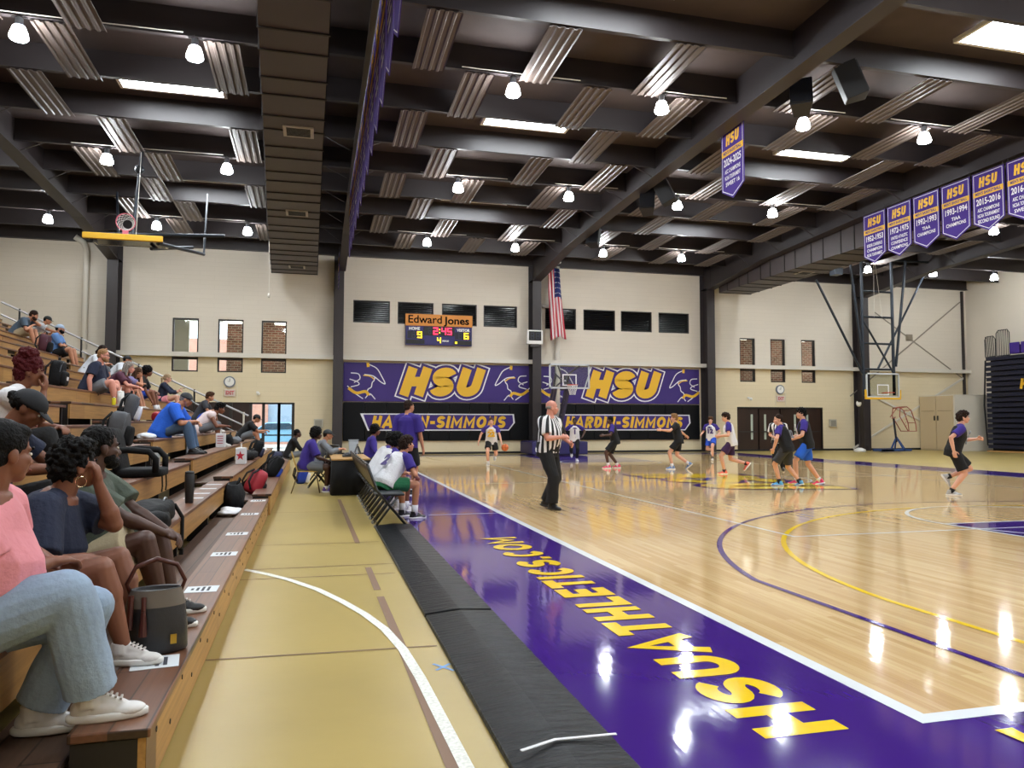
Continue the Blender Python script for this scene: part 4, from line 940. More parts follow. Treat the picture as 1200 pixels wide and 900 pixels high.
# ---------------------------------------------------------------- people
def fine(name, col, rough=.8, **k): return mat(name, col, rough, **k)
SK = {'pale': mat('skin_pale', '#d9a48c', .55), 'tan': mat('skin_tan', '#b87f60', .55), 'brown': mat('skin_brown', '#7a4a33', .5), 'dark': mat('skin_dark', '#4a2d22', .48), 'red': mat('skin_ruddy', '#d08f7c', .55), 'mid': mat('skin_mid', '#84543f', .5)}
HR = {k: mat('hair_'+k, c, .6, bump=.5, bs=90, spec=.15) for k, c in dict(black='#0a0808', dkbrown='#2a1c15', brown='#4d3423', grey='#8d8781', blond='#a89070', sand='#8f6c48', red='#4a1218').items()}
eyem = mat('eye_white', '#dcd6d0', .2); irism = mat('eye_dark', '#1d120d', .2); lipc = mat('lips', '#8a4a44', .5)
def wobble(o, f):
    me = o.data; n_ = len(me.vertices); co = [0.0]*n_*3; no = [0.0]*n_*3
    me.vertices.foreach_get('co', co); me.vertices.foreach_get('normal', no)
    for i in range(0, n_*3, 3):
        k = f(V((co[i], co[i+1], co[i+2])))
        co[i] += no[i]*k; co[i+1] += no[i+1]*k; co[i+2] += no[i+2]*k
    me.vertices.foreach_set('co', co); me.update()
def rotm(ax, deg): return Matrix.Rotation(R(deg), 3, ax)
def ik(a, t, l1, l2, hint):
    d = t-a; L = d.length; mx = (l1+l2)*.995
    if L > mx: t = a+d*(mx/L); d = t-a; L = mx
    u = d.normalized(); h = V(hint); h = h-u*h.dot(u)
    h = h.normalized() if h.length > 1e-4 else V((0, 1, 0))
    x = (l1*l1-l2*l2+L*L)/(2*L); y = math.sqrt(max(0, l1*l1-x*x))
    return a+u*x+h*y, t
def person(label, loc, rz, P, K):
    """P pose, K look; local +Y is forward, +X the person's right"""
    s = P.get('s', 1.0); g = P.get('g', 1.0); vox = P.get('vox', .0095); fem = P.get('fem', 0)
    t = thing('person', label, 'person', loc, rz, P.get('group'))
    pel = V(P['pel']); lean, side, tw, hun = P.get('lean', 0), P.get('side', 0), P.get('twist', 0), P.get('hunch', 0)
    skin = SK[K['skin']]
    Mt = rotm('Z', tw) @ rotm('Y', side)
    def axis(h):  # spine frame at height h
        return Mt @ rotm('X', -(lean+hun*min(1, h/.5)))
    def spine(h):
        if h <= 0: return pel+axis(0) @ V((0, 0, h*s))
        p = pel.copy(); N = 8
        for i in range(N): p = p+axis(h*(i+.5)/N) @ V((0, 0, h*s/N))
        return p
    def sec(h, rx, ry, fy=0, q=0):
        M = axis(max(h, 0)); return (spine(h)+M @ V((0, fy*s, 0)), M @ V(((rx*g+q)*s, 0, 0)), M @ V((0, (ry*g+q)*s, 0)))
    belly = P.get('belly', 0)
    TS = [(-.10, .13, .10, -.01), (0, .168+.012*fem, .118, -.01), (.1, .152, .108+belly*.6, belly*.6), (.2, .14-.012*fem, .105+belly, belly), (.31, .158-.01*fem, .118+.01*fem+belly*.5, .01+belly*.5), (.41, .168-.012*fem, .108, 0), (.47, .125, .085, -.01), (.53, .068, .062, -.005)]
    A47 = axis(.45); sh = .185-.022*fem; shz = spine(.445)
    shl = {1: shz+A47 @ V((sh*s*(.6+.4*g), 0, 0)), -1: shz+A47 @ V((-sh*s*(.6+.4*g), 0, 0))}
    if P.get('shrug'):
        for k in shl: shl[k] = shl[k]+V((0, P['shrug'], 0))
    lg = .5+.5*g
    hip = {k: pel+Mt @ V((k*.088*s*lg, 0, -.01)) for k in (1, -1)}
    ank = {1: V(P['RF']), -1: V(P['LF'])}; hnd = {1: V(P['RH']), -1: V(P['LH'])}
    kh = {1: P.get('RK', (.12, 1, .25)), -1: P.get('LK', (-.12, 1, .25))}; eh = {1: P.get('RE', (.5, -1, -.6)), -1: P.get('LE', (-.5, -1, -.6))}
    kn, el = {}, {}
    for k in (1, -1):
        kn[k], ank[k] = ik(hip[k], ank[k], .44*s, .425*s, kh[k]); el[k], hnd[k] = ik(shl[k], hnd[k], .285*s, .25*s, eh[k])
    nb = spine(.52); hp, hy, hr = P.get('head', (0, 0, 0))
    HM = rotm('Z', hy) @ rotm('Y', hr) @ rotm('X', -hp)
    up_ = (axis(.5) @ V((0, 0, 1))*.5+HM @ V((0, 0, 1))*.5).normalized()
    hc = nb+up_*.125*s+HM @ V((0, .028*s, .02*s)); hs = s**.5*P.get('hs', 1.0)
    Hd = lambda x, y, z: hc+HM @ V((x*hs, y*hs, z*hs))
    # ---- body: one continuous surface
    b = MB(); b.loft([sec(h, rx, ry, fy) for h, rx, ry, fy in TS], 18)
    b.rc(spine(.49), hc-HM @ V((0, .02*hs, .03*hs)), .06*s*(.7+.3*g), .055*s*(.8+.2*g), 12)
    hball = lambda c, r: b.ball(Hd(*c), (r[0]*hs, r[1]*hs, r[2]*hs), HM, 16)
    hball((0, -.012, .032), (.074, .094, .086)); hball((0, .024, -.03), (.06*(1+.06*(g > 1.1)), .066, .078)); hball((0, .05, -.083), (.036, .034, .028)); hball((0, .07, .02), (.046, .022, .014))
    b.rc(Hd(0, .083, .005), Hd(0, .102, -.03), .008*hs, .0135*hs, 8); hball((0, .084, -.06), (.022, .014, .014)); hball((.013, .093, -.034), (.009,)*3); hball((-.013, .093, -.034), (.009,)*3)
    for k in (1, -1):
        hball((k*.074, -.008, -.012), (.01, .02, .032)); hball((k*.036, .06, -.022), (.022, .022, .02))
    for k in (1, -1):
        b.rc(shz+A47 @ V((k*.09*s, 0, .01)), shl[k], .066*s, .06*s*lg)
        b.rc(shl[k], el[k], .05*s*lg*P.get('arm', 1), .038*s*lg*P.get('arm', 1)); mid = el[k].lerp(hnd[k], .3); b.rc(el[k], mid, .037*s*lg, .04*s*lg*P.get('arm', 1)); b.rc(mid, hnd[k], .039*s*lg, .026*s)
        # hand
        fd = (hnd[k]-el[k]).normalized(); hd = P.get('RHd' if k == 1 else 'LHd'); fd = V(hd).normalized() if hd else fd
        pn = V(P.get('RPn' if k == 1 else 'LPn', (-k*.9, .3, -.2))); pn = (pn-fd*pn.dot(fd)).normalized()   # palm faces
        sd = fd.cross(pn)*k; q = s*P.get('hand', 1.0)
        tsd = sd  # thumb side
        HB = Matrix((fd, tsd, pn)).transposed()
        c0 = hnd[k]; b.rc(c0, c0+fd*.03*q, .024*q, .026*q, 10); b.ball(c0+fd*.055*q, (.05*q, .04*q, .019*q), HB, 14)
        cu = P.get('RC' if k == 1 else 'LC', .45)
        for i, (o_, L) in enumerate(((.028, .072), (.0095, .08), (-.0095, .074), (-.027, .058))):
            p0 = c0+(fd*.088+tsd*o_)*q; a = cu*.9; r_ = .0098*q
            p1 = p0+(fd*math.cos(a)+pn*math.sin(a)+tsd*o_*2.5).normalized()*L*.45*q; a2 = cu*2.1; p2 = p1+(fd*math.cos(a2)+pn*math.sin(a2)+tsd*o_*1.5).normalized()*L*.32*q; a3 = cu*2.9; p3 = p2+(fd*math.cos(a3)+pn*math.sin(a3)).normalized()*L*.26*q
            b.rc(p0-fd*.02*q, p1, .0105*q, r_, 8); b.rc(p1, p2, r_, r_*.94, 8); b.rc(p2, p3, r_*.94, r_*.85, 8)
        p0 = c0+(fd*.025+tsd*.026)*q; p1 = p0+(fd*.55+tsd*.75+pn*.35).normalized()*.042*q; p2 = p1+(fd*.85+tsd*.25+pn*(.3+cu*.5)).normalized()*.042*q
        b.rc(p0, p1, .014*q, .0115*q, 8); b.rc(p1, p2, .0115*q, .0095*q, 8)
        # leg
        b.rc(hip[k], kn[k], .088*s*lg*P.get('leg', 1), .058*s*lg); b.rc(kn[k], kn[k].lerp(ank[k], .32), .056*s*lg, .056*s*lg*P.get('leg', 1)); b.rc(kn[k].lerp(ank[k], .32), ank[k], .055*s*lg, .037*s)
    feet = {}
    for k in (1, -1):
        fy_, fp = P.get('RT' if k == 1 else 'LT', (-k*8, 0)); FM = rotm('Z', fy_) @ rotm('X', fp); feet[k] = FM
        b.ball(ank[k]+FM @ V((0, .06*s, -.058*s)), (.03*s, .09*s, .02*s), FM, 12)
    remesh(b.build('body', skin, t), vox, 2)
    # ---- face details
    for k in (1, -1):
        e = MB().ball(Hd(k*.03, .0775, .0), (.0125*hs, .009*hs, .0075*hs), HM, 10).build('eye', eyem, t, True)
        MB().ball(Hd(k*.03, .0845, .0), (.0058*hs, .004*hs, .0058*hs), HM, 8).build('iris', irism, e, True)
    if K.get('hair') != 'none':
        bb_ = MB()
        for k in (1, -1): bb_.tube([Hd(k*.014, .0935, .022), Hd(k*.03, .0905, .027), Hd(k*.048, .078, .022)], .0045*hs, 6)
        bb_.build('eyebrows', HR[K.get('hc', 'black')], t, True)
    MB().ball(Hd(0, .0965, -.062), (.021*hs, .006*hs, .0065*hs), HM, 10).build('lips', lipc, t, True)
    # ---- hair and headwear
    hm = HR[K.get('hc', 'black')]; st = K.get('hair', 'short'); h = MB(); nz = 0
    B_ = lambda c, r, n=16: h.ball(Hd(*c), (r[0]*hs, r[1]*hs, r[2]*hs), HM, n)
    if st in ('short', 'long', 'pony', 'mop', 'fade', 'bun', 'pixie', 'pulled'):
        v_ = .004 if st == 'fade' else .01
        B_((0, -.022, .045), (.078+v_*.6, .092+v_*.7, .082+v_)); B_((0, -.05, -.005), (.07+v_*.4, .062+v_, .07)); nz = .004
        if st in ('mop', 'pixie'): B_((0, .03, .1), (.07, .062, .036)); B_((0, .0, .095), (.085, .085, .05)); B_((.0, -.055, .03), (.088, .06, .085)); nz = .014
    if st == 'mop': B_((0, .072, .075), (.06, .026, .03))
    if st == 'long':
        for x in (-.055, -.02, .02, .055):
            h.rc(Hd(x, -.07, .02), Hd(x*1.3, -.095, -.16)+V((0, 0, -.04)), .04*hs, .03*hs, 10)
        for k in (1, -1): h.rc(Hd(k*.07, -.02, .05), Hd(k*.088, -.01, -.15), .03*hs, .022*hs, 10)
        nz = .008
    if st == 'pulled': B_((0, -.115, -.03), (.05, .045, .05)); B_((0, .03, .085), (.066, .055, .035)); nz = .0
    if st == 'pony': h.rc(Hd(0, -.1, .03), Hd(0, -.15, -.03), .03*hs, .034*hs); h.rc(Hd(0, -.15, -.03), Hd(0, -.14, -.15), .034*hs, .015*hs)
    if st == 'bun':
        B_((0, -.03, .15), (.075, .075, .055)); B_((0, .0, .085), (.08, .075, .05)); B_((0, -.08, .08), (.07, .05, .06)); nz = .012
    if st == 'afro': B_((0, -.02, .06), (.118, .112, .1)); B_((0, -.05, .0), (.108, .085, .085)); nz = .016
    if st == 'bald':
        for k in (1, -1): B_((k*.055, -.035, .0), (.024, .06, .03))
        B_((0, -.075, .0), (.055, .032, .03))
    if st == 'capbase': B_((0, -.035, .015), (.079, .085, .06)); B_((0, -.06, -.02), (.062, .05, .05))
    if st == 'tuft': B_((0, -.1, .02), (.034, .04, .034)); B_((0, -.035, .015), (.079, .085, .06)); nz = .008
    if st != 'none' and len(h.bm.verts):
        o = remesh(h.build('hair', hm, t), min(.008, vox), 1)
        if nz:
            wobble(o, lambda c: nz*(noise.noise(c*55)*1.6+.4))
    else: h.bm.free()
    if K.get('beard'):
        h = MB(); B_((0, .058, -.085), (.052, .05, .042)); B_((.042, .03, -.055), (.02, .04, .045)); B_((-.042, .03, -.055), (.02, .04, .045)); remesh(h.build('beard', hm, t), .008, 1)
    if K.get('cap'):
        cm = K['cap']; c = MB(); rows_ = []
        secs = [(Hd(0, -.012, .028+.09*math.sin(a)), HM @ V((.087*hs*math.cos(a)+1e-4, 0, 0)), HM @ V((0, .106*hs*math.cos(a)+1e-4, 0))) for a in [R(x) for x in (-8, 5, 20, 38, 55, 70, 82, 89)]]
        c.loft(secs, 22); co = c.build('cap', cm, t, True)
        back = -1 if K.get('capback') else 1
        c = MB(); P0 = []
        for i in range(11):
            a = R(-78+156*i/10); P0.append((math.sin(a)*.078, back*(.07+.018*math.cos(a)), .028)); 
        P1 = [(x*.92, y+back*.075*math.cos(R(-78+156*i/10))**.6, .012-.012*math.cos(R(-78+156*i/10))) for i, (x, y, z) in enumerate(P0)]
        va = [c.bm.verts.new(Hd(*p)) for p in P0]; vb = [c.bm.verts.new(Hd(*p)) for p in P1]
        for i in range(10): c.bm.faces.new((va[i], va[i+1], vb[i+1], vb[i]))
        o = c.build('brim', K.get('brim', cm), co, True); sd_ = o.modifiers.new('t', 'SOLIDIFY'); sd_.thickness = .005
    if K.get('glasses'):
        c = MB()
        for k in (1, -1): c.tube([Hd(k*.033+.02*math.cos(a), .098, .002+.016*math.sin(a)) for a in [R(x) for x in range(0, 361, 30)]], .0022, 5); c.tube([Hd(k*.053, .096, .005), Hd(k*.076, .0, .005)], .002, 5)
        c.tube([Hd(-.013, .1, .004), Hd(.013, .1, .004)], .002, 5); c.build('glasses', black, t)
    if K.get('earring'):
        for k in (1, -1):
            MB().tube([Hd(k*.082, -.012+.026*math.sin(a), -.072+.026*math.cos(a)) for a in [R(x) for x in range(0, 361, 24)]], .0022, 5).build('hoop_earring', mat('earring_gold', '#d9c49a', .25, metal=1), t)
    if K.get('mask'): MB().ball(Hd(0, .08, -.055), (.045*hs, .03*hs, .035*hs), HM).build('face_mask', K['mask'], t, True)
    # ---- garments
    def torso(name, m, q=.016, lo=-.06, hi=.52, sl=0, slm=None, neck=.07, wide=.02, armhole=0):
        c = MB(); L = [x for x in TS if lo+.03 < x[0] < hi-.02]
        ry0 = .118
        S_ = [sec(lo, .172+.012*fem+wide*.6, .122+belly*.3, 0, q)]+[sec(hh, rx+(wide if hh < .3 else 0), ry+(wide*.5 if hh < .3 else 0), fy, q) for hh, rx, ry, fy in L]+[sec(hi, neck, neck*.85, -.005, 0)]
        c.loft(S_, 20)
        if not armhole: c.ball(spine(.495)+A47 @ V((0, -.012*s, 0)), (.082*s*(.6+.4*g), .07*s*(.6+.4*g), .045*s), A47)
        for k in (1, -1):
            if armhole: c.rc(shz+A47 @ V((k*.06*s, 0, .005)), shz+A47 @ V((k*armhole*s, 0, .01)), .074*s, .068*s)
            else: c.rc(spine(.49)+A47 @ V((k*.045*s, -.005, 0)), shl[k], .066*s, .06*s*lg+q*s); c.rc(shz+A47 @ V((k*.085*s, 0, .005)), shl[k], .08*s, .064*s*lg+q*s)
            if sl:
                a_, e_, w2 = shl[k], el[k], hnd[k]
                if sl <= 1:
                    c.cone(a_, a_.lerp(e_, sl), .064*s*lg+q*s, (.062+.004)*s*lg+q*s, 14); c.ball(a_, .064*s*lg+q*s)
                else:
                    c.rc(a_, e_, .062*s*lg+q*.7*s, .048*s*lg+q*.7*s); c.rc(e_, e_, .048*s*lg+q*.7*s, .048*s*lg+q*.7*s); c.cone(e_, e_.lerp(w2, sl-1), .048*s*lg+q*.7*s, .036*s*lg+q*.6*s)
        o = remesh(c.build(name, m, t), vox, 2)
        wobble(o, lambda c: .012*noise.noise(V((c.x*9+loc[0], c.y*9+loc[1], c.z*5))))
        return o
    def legs(name, m, q=.018, f=.75, waist=.13, flare=.012):
        c = MB(); c.loft([sec(waist, .155+.01*fem, .115+belly*.7, belly*.5, q), sec(.02, .17+.012*fem, .125, -.005, q), sec(-.115, .15, .118, -.005, q)], 18)
        for k in (1, -1):
            a_, e_, w2 = hip[k], kn[k], ank[k]; r0 = .088*s*lg*P.get('leg', 1)+q*s
            c.ball(a_, r0)
            if f <= 1: c.cone(a_, a_.lerp(e_, f), r0, (.088-.03*f)*s*lg*P.get('leg', 1)+q*s+flare*2*s, 16)
            else:
                c.rc(a_, e_, r0, .064*s*lg+q*s*.8, 16); c.cone(e_, e_.lerp(w2, f-1), .064*s*lg+q*s*.8, .05*s+q*s*.6+flare*s, 16)
        o = remesh(c.build(name, m, t), vox, 2)
        wobble(o, lambda c: .012*noise.noise(V((c.x*8+loc[0]*3, c.y*8+loc[1], c.z*8))))
        return o
    if K.get('bottom'): legs(K.get('bname', 'shorts'), K['bottom'], f=K.get('bf', .72), flare=K.get('flare', .012), q=K.get('bq', .018))
    if K.get('under'): torso('undershirt', K['under'], .012, K.get('hem', -.06)+.03, .5, K.get('sl', .62))
    if K.get('jersey'):
        jo = torso('jersey', K['jersey'], .024, K.get('hem', -.1), .495, 0, neck=.1, armhole=.1)
    if K.get('shirt'): jo = torso('shirt', K['shirt'], K.get('q', .017), K.get('hem', -.08), K.get('hi', .52), K.get('sl', .6))
    if K.get('num'):
        ch, where, nm = K['num']; M0 = axis(.28); yy = (.145 if where == 'front' else -.16)*g; c0 = spine(.27)+M0 @ V((0, yy*s+(.02 if where == 'front' else -.02)+(belly if where == 'front' else 0), .0))
        xd = M0 @ V((-1 if where == 'front' else 1, 0, 0)); F = frame(c0, xd, M0 @ V((0, 0, 1)))
        o = text('number', ch, nm, F, .24*s, parent=t, bold=.012, depth=.006)
        if where == 'front': text('team_lettering', K.get('team', 'HSU'), nm, F @ Matrix.Translation((0, .15*s, .01)), .08*s, parent=t, bold=.006, depth=.004)
    # ---- socks and shoes
    for k in (1, -1):
        FM = feet[k]; a = ank[k]
        if K.get('sock'):
            MB().cone(a-V((0, 0, 0))+FM @ V((0, 0, -.03*s)), a.lerp(kn[k], K.get('sockh', .22)), .045*s, .05*s, 14).build('sock', K['sock'], t, True)
        if K.get('shoe'):
            T_ = lambda x, y, z: a+FM @ V((x*s, y*s, z*s)); c = MB(); hb = lambda p, r: c.ball(T_(*p), tuple(x*s for x in r), FM, 14)
            hb((0, -.03, -.04), (.039, .05, .045)); hb((0, .04, -.045), (.042, .08, .036)); hb((0, .12, -.056), (.047, .07, .027)); c.cone(T_(0, -.01, -.03), T_(0, -.015, .03), .05*s, .046*s); c.rc(T_(0, .03, -.01), T_(0, .1, -.04), .03*s, .026*s)
            so = remesh(c.build('shoe', K['shoe'], t), min(vox, .008), 1)
            c = MB(); c.loft([(T_(0, .052, z), FM @ V((w2*s, 0, 0)), FM @ V((0, l2*s, 0))) for z, w2, l2 in ((-.086, .044, .135), (-.078, .05, .145), (-.06, .05, .145), (-.054, .046, .14))], 22); c.build('sole', K.get('sole', white), so, True)
            c = MB()
            for i in range(4): c.bar(T_(-.022, .045+i*.018, .017-i*.0088), T_(.022, .045+i*.018, .017-i*.0088), .008*s)
            c.build('laces', K.get('lace', mat('lace_gray', '#b9b4ae', .7)), so)
    return t
# ---------------------------------------------------------------- who is there
def striped(name, ca, cb, pitch):
    m = bpy.data.materials.new(name); m.use_nodes = True; nt = m.node_tree; b = nt.nodes['Principled BSDF']; b.inputs['Roughness'].default_value = .75
    tc = nt.nodes.new('ShaderNodeTexCoord'); sx = nt.nodes.new('ShaderNodeSeparateXYZ'); nt.links.new(tc.outputs['Object'], sx.inputs[0])
    a = nt.nodes.new('ShaderNodeMath'); a.operation = 'MULTIPLY'; a.inputs[1].default_value = round(.95/pitch)
    t2 = nt.nodes.new('ShaderNodeMath'); t2.operation = 'ARCTAN2'; nt.links.new(sx.outputs[0], t2.inputs[0]); nt.links.new(sx.outputs[1], t2.inputs[1]); nt.links.new(t2.outputs[0], a.inputs[0])
    s = nt.nodes.new('ShaderNodeMath'); s.operation = 'SINE'; nt.links.new(a.outputs[0], s.inputs[0])
    g = nt.nodes.new('ShaderNodeMath'); g.operation = 'GREATER_THAN'; g.inputs[1].default_value = 0; nt.links.new(s.outputs[0], g.inputs[0])
    mx = nt.nodes.new('ShaderNodeMix'); mx.data_type = 'RGBA'; mx.inputs[6].default_value = C(ca); mx.inputs[7].default_value = C(cb)
    nt.links.new(g.outputs[0], mx.inputs[0]); nt.links.new(mx.outputs[2], b.inputs['Base Color']); return m
refm = striped('referee_stripes', '#101014', '#e4e4e6', .058)
cl = lambda n, c, **k: mat('cloth_'+n, c, .85, bump=.25, bs=45, **k)
cblack = cl('black', '#0b0b0e'); cwhite = cl('white', '#dedee2'); cpur = cl('purple', '#34237e'); cnavy = cl('navy', '#182038'); cgrey = cl('grey', '#70747a'); cdgrey = cl('dark_grey', '#36383e'); cblue = cl('blue', '#2450c4'); croyal = cl('royal', '#1f5fd0')
cpink = cl('pink', '#e08f98'); colive = cl('olive', '#4a5348'); ckhaki = cl('khaki', '#b8a98a'); cjean = cl('light_jeans', '#8fa2b8', var=.12, vs=8); cjeand = cl('mid_jeans', '#47607f', var=.12, vs=8); cmar = cl('maroon', '#4e2438'); clb = cl('light_blue', '#5f86bd'); cgb = cl('slate', '#4c5c6c'); cgreen = cl('green', '#1f6b45'); clgrey = cl('light_grey', '#b4b6ba'); ctank = cl('pale_pink', '#e6d5d6'); cflor = cl('denim_short', '#5f7fa8', var=.15, vs=10)
cwhite2 = cl('soft_white', '#d5dbe2'); clav = cl('lavender', '#77709c')
shb = mat('shoe_black', '#17171a', .45); shw = mat('shoe_white', '#dcd9d6', .5); shp = mat('shoe_pink', '#e2356a', .45); shbl = mat('shoe_blue', '#5a7fb6', .45); shcy = mat('shoe_cyan', '#58a9dc', .45); sho = mat('shoe_coral', '#e56a55', .45); shg = mat('shoe_grey', '#a9adb2', .45); shpu = mat('shoe_purple', '#5b3f9b', .45)
def sitp(sh=.28, fy=.5, sp=.13, kn=.0, **k):
    d = dict(pel=(0, 0, sh+.1), RF=(sp, fy, .085), LF=(-sp, fy, .085), RH=(.14, fy-.05, sh+.32), LH=(-.14, fy-.05, sh+.32), RK=(.25, .8, 1), LK=(-.25, .8, 1), RPn=(0, -.2, -1), LPn=(0, -.2, -1), lean=12, hunch=18, hem=-.04, RE=(.8, -.3, -.5), LE=(-.8, -.3, -.5))
    d.update(k); return d
SEATED = dict(hem=-.05)
# --- referees
person('referee in black and white stripes walking on court in front of the wall banners', (.93, 9.0, 0), R(-140), dict(s=1.06, g=1.14, belly=.03, pel=(0, -.02, .985), RF=(.13, .14, .1), LF=(-.12, -.14, .11), RT=(-12, 0), LT=(8, -10), RH=(.05, .3, 1.2), LH=(-.3, .22, 1.1), RE=(.8, -.5, -.6), LE=(-.8, -.6, -.4), RHd=(-.9, .4, .15), RPn=(0, -.6, -.6), RC=.6, lean=4, head=(2, 38, 0), vox=.008),
    dict(skin='red', hair='bald', hc='grey', shirt=refm, sl=.75, q=.022, hem=-.04, bottom=cblack, bf=1.96, bname='trousers', flare=.03, bq=.03, shoe=shb, sole=shb, lace=shb))
person('second referee in stripes, mostly hidden behind the player in blue shorts', (10.9, 17.3, 0), R(150), dict(s=1.02, pel=(0, 0, .91), RF=(.12, .05, .085), LF=(-.12, -.05, .085), RH=(.16, .25, 1.02), LH=(-.2, .25, 1.05), lean=8, head=(0, 20, 0)), dict(skin='pale', hair='short', hc='brown', shirt=refm, sl=.7, bottom=cblack, bf=1.96, bname='trousers', shoe=shb, sole=shb))
# --- players on court
JW = dict(jersey=cwhite, under=cpur, sl=.62)
JB = dict(jersey=cblack, under=cpur, sl=.66)
person('player in white dribbling the orange ball toward the camera', (2.85, 21.6, 0), R(165), dict(pel=(0, 0, .84), lean=16, RF=(.1, .1, .09), LF=(-.1, -.42, .34), LT=(0, -50), RH=(.42, .02, .82), LH=(-.34, .28, .78), RE=(.7, -.8, .1), LE=(-.8, -.6, 0), head=(0, -5, 0)), dict(skin='pale', hair='short', hc='brown', **JW, num=('22', 'front', yellow), bottom=cblack, bf=.7, sock=cwhite, shoe=shg))
t = thing('basketball', 'orange basketball bouncing beside the dribbling player in white', 'ball', (3.22, 21.2, .62)); bl = mat('ball_orange', '#c8662f', .6, bump=.3, bs=150)
MB().ball((0, 0, 0), .12, n=24).build('ball_skin', bl, t, True); b = MB()
for F in (Matrix(), Matrix.Rotation(R(90), 4, 'X'), Matrix.Rotation(R(90), 4, 'Y')): b.tube([F @ V((.1195*math.cos(a), .1195*math.sin(a), 0)) for a in [R(15*k) for k in range(25)]], .003, 4)
b.build('seam', black, t)
person('player in white with dark leggings running toward the camera under the far basket', (6.6, 23.9, 0), R(165), dict(s=.98, pel=(0, 0, .86), lean=10, RF=(.09, -.35, .3), LF=(-.08, .08, .09), RT=(0, -45), RH=(.3, .12, .95), LH=(-.3, .12, .95), RE=(1, -.6, 0), LE=(-1, -.6, 0)), dict(skin='dark', hair='fade', **JW, num=('1', 'front', purple), bottom=cblack, bf=1.9, bname='leggings', flare=0, bq=.012, shoe=shw))
person('player in black jersey with arms spread and pink shoes near midcourt', (6.35, 19.3, 0), R(70), dict(s=1.02, pel=(0, 0, .86), lean=12, RF=(.16, -.1, .09), LF=(-.16, .22, .09), RH=(.55, -.12, .95), LH=(-.5, .35, 1.05), RE=(.3, -.6, -1), LE=(-.3, -.2, -1), head=(5, 12, 0)), dict(skin='dark', hair='fade', **JB, bottom=cblack, bf=.85, sock=cwhite, shoe=shp))
person('blond player in black shirt with both arms held out near midcourt', (8.1, 18.4, 0), R(66), dict(s=1.05, pel=(0, 0, .9), lean=10, RF=(.12, -.32, .17), LF=(-.12, .2, .09), RT=(-10, -40), RH=(.58, -.3, 1.0), LH=(-.45, .52, 1.22), RE=(.4, -.5, -1), LE=(-.3, -.2, -1), head=(-4, 10, 0)), dict(skin='pale', hair='pixie', hc='sand', shirt=cblack, under=cpur, sl=.66, bottom=cblack, bf=.72, sock=cwhite, shoe=shbl))
person('player in white running left across the center logo with coral shoes', (8.45, 15.9, 0), R(66), dict(s=1.06, pel=(0, 0, .9), lean=10, LF=(-.08, .2, .09), RF=(.1, -.42, .3), RT=(0, -50), LH=(-.2, .34, 1.08), RH=(.22, .28, 1.05), LE=(-.7, -.8, -.3), RE=(.7, -.8, -.3), head=(3, 4, 0)), dict(skin='pale', hair='mop', hc='dkbrown', **JW, bottom=cl('plum', '#3a1d4a'), bf=.75, sock=cblack, sockh=.12, shoe=sho))
person('player in white jersey running behind the one with coral shoes', (12.0, 23.3, 0), R(135), dict(s=1.02, pel=(0, 0, .88), lean=10, LF=(-.1, .25, .1), RF=(.1, -.4, .4), RT=(0, -50), LH=(-.34, .25, 1.0), RH=(.34, .2, 1.0), head=(0, 10, 0)), dict(skin='pale', hair='mop', hc='brown', **JW, num=('12', 'front', purple), bottom=cblue, bf=.7, sock=cblack, sockh=.12, shoe=shw))
person('player in black jersey and gray shorts seen from behind with bright blue shoes', (7.55, 12.0, 0), R(38), dict(s=1.0, pel=(0, 0, .87), lean=16, RF=(.2, -.22, .1), LF=(-.06, .16, .09), RT=(-25, -14), LT=(10, 0), RH=(.32, .12, .8), LH=(-.32, .2, .86), RE=(.9, -.4, 0), LE=(-.9, -.4, 0), head=(4, 38, 0)), dict(skin='pale', hair='fade', hc='dkbrown', **JB, num=('12', 'back', cgrey), bottom=cdgrey, bf=.85, sock=cblack, sockh=.18, shoe=shcy))
person('tall player in black jersey, bright blue shorts and pink shoes facing left', (8.25, 12.25, 0), R(62), dict(s=1.07, pel=(0, 0, .95), lean=8, RF=(.18, -.3, .1), LF=(-.14, .25, .11), RT=(-12, -12), LT=(5, 0), RH=(.14, .36, 1.08), LH=(-.22, .36, 1.05), RE=(.8, -.7, -.2), LE=(-.8, -.7, -.2), head=(0, 10, 0)), dict(skin='pale', hair='mop', hc='black', **JB, num=('2', 'front', whitep), bottom=croyal, bf=.8, sock=cwhite, sockh=.15, shoe=shp))
person('player in black shorts running right at the right edge of the court', (9.45, 9.3, 0), R(-126), dict(s=1.03, pel=(0, .02, .88), lean=16, RF=(.1, -.06, .09), LF=(-.1, -.08, .36), LK=(-.1, 1, .5), LT=(0, -60), RH=(.3, -.02, .9), LH=(-.28, .48, 1.12), RE=(.5, -1, 0), LE=(-.7, -.4, -.8), LC=.9, head=(-4, 0, 0)), dict(skin='pale', hair='mop', hc='dkbrown', **JB, num=('3', 'front', clgrey), bottom=cblack, bf=.85, sock=cblack, sockh=.15, shoe=shg))
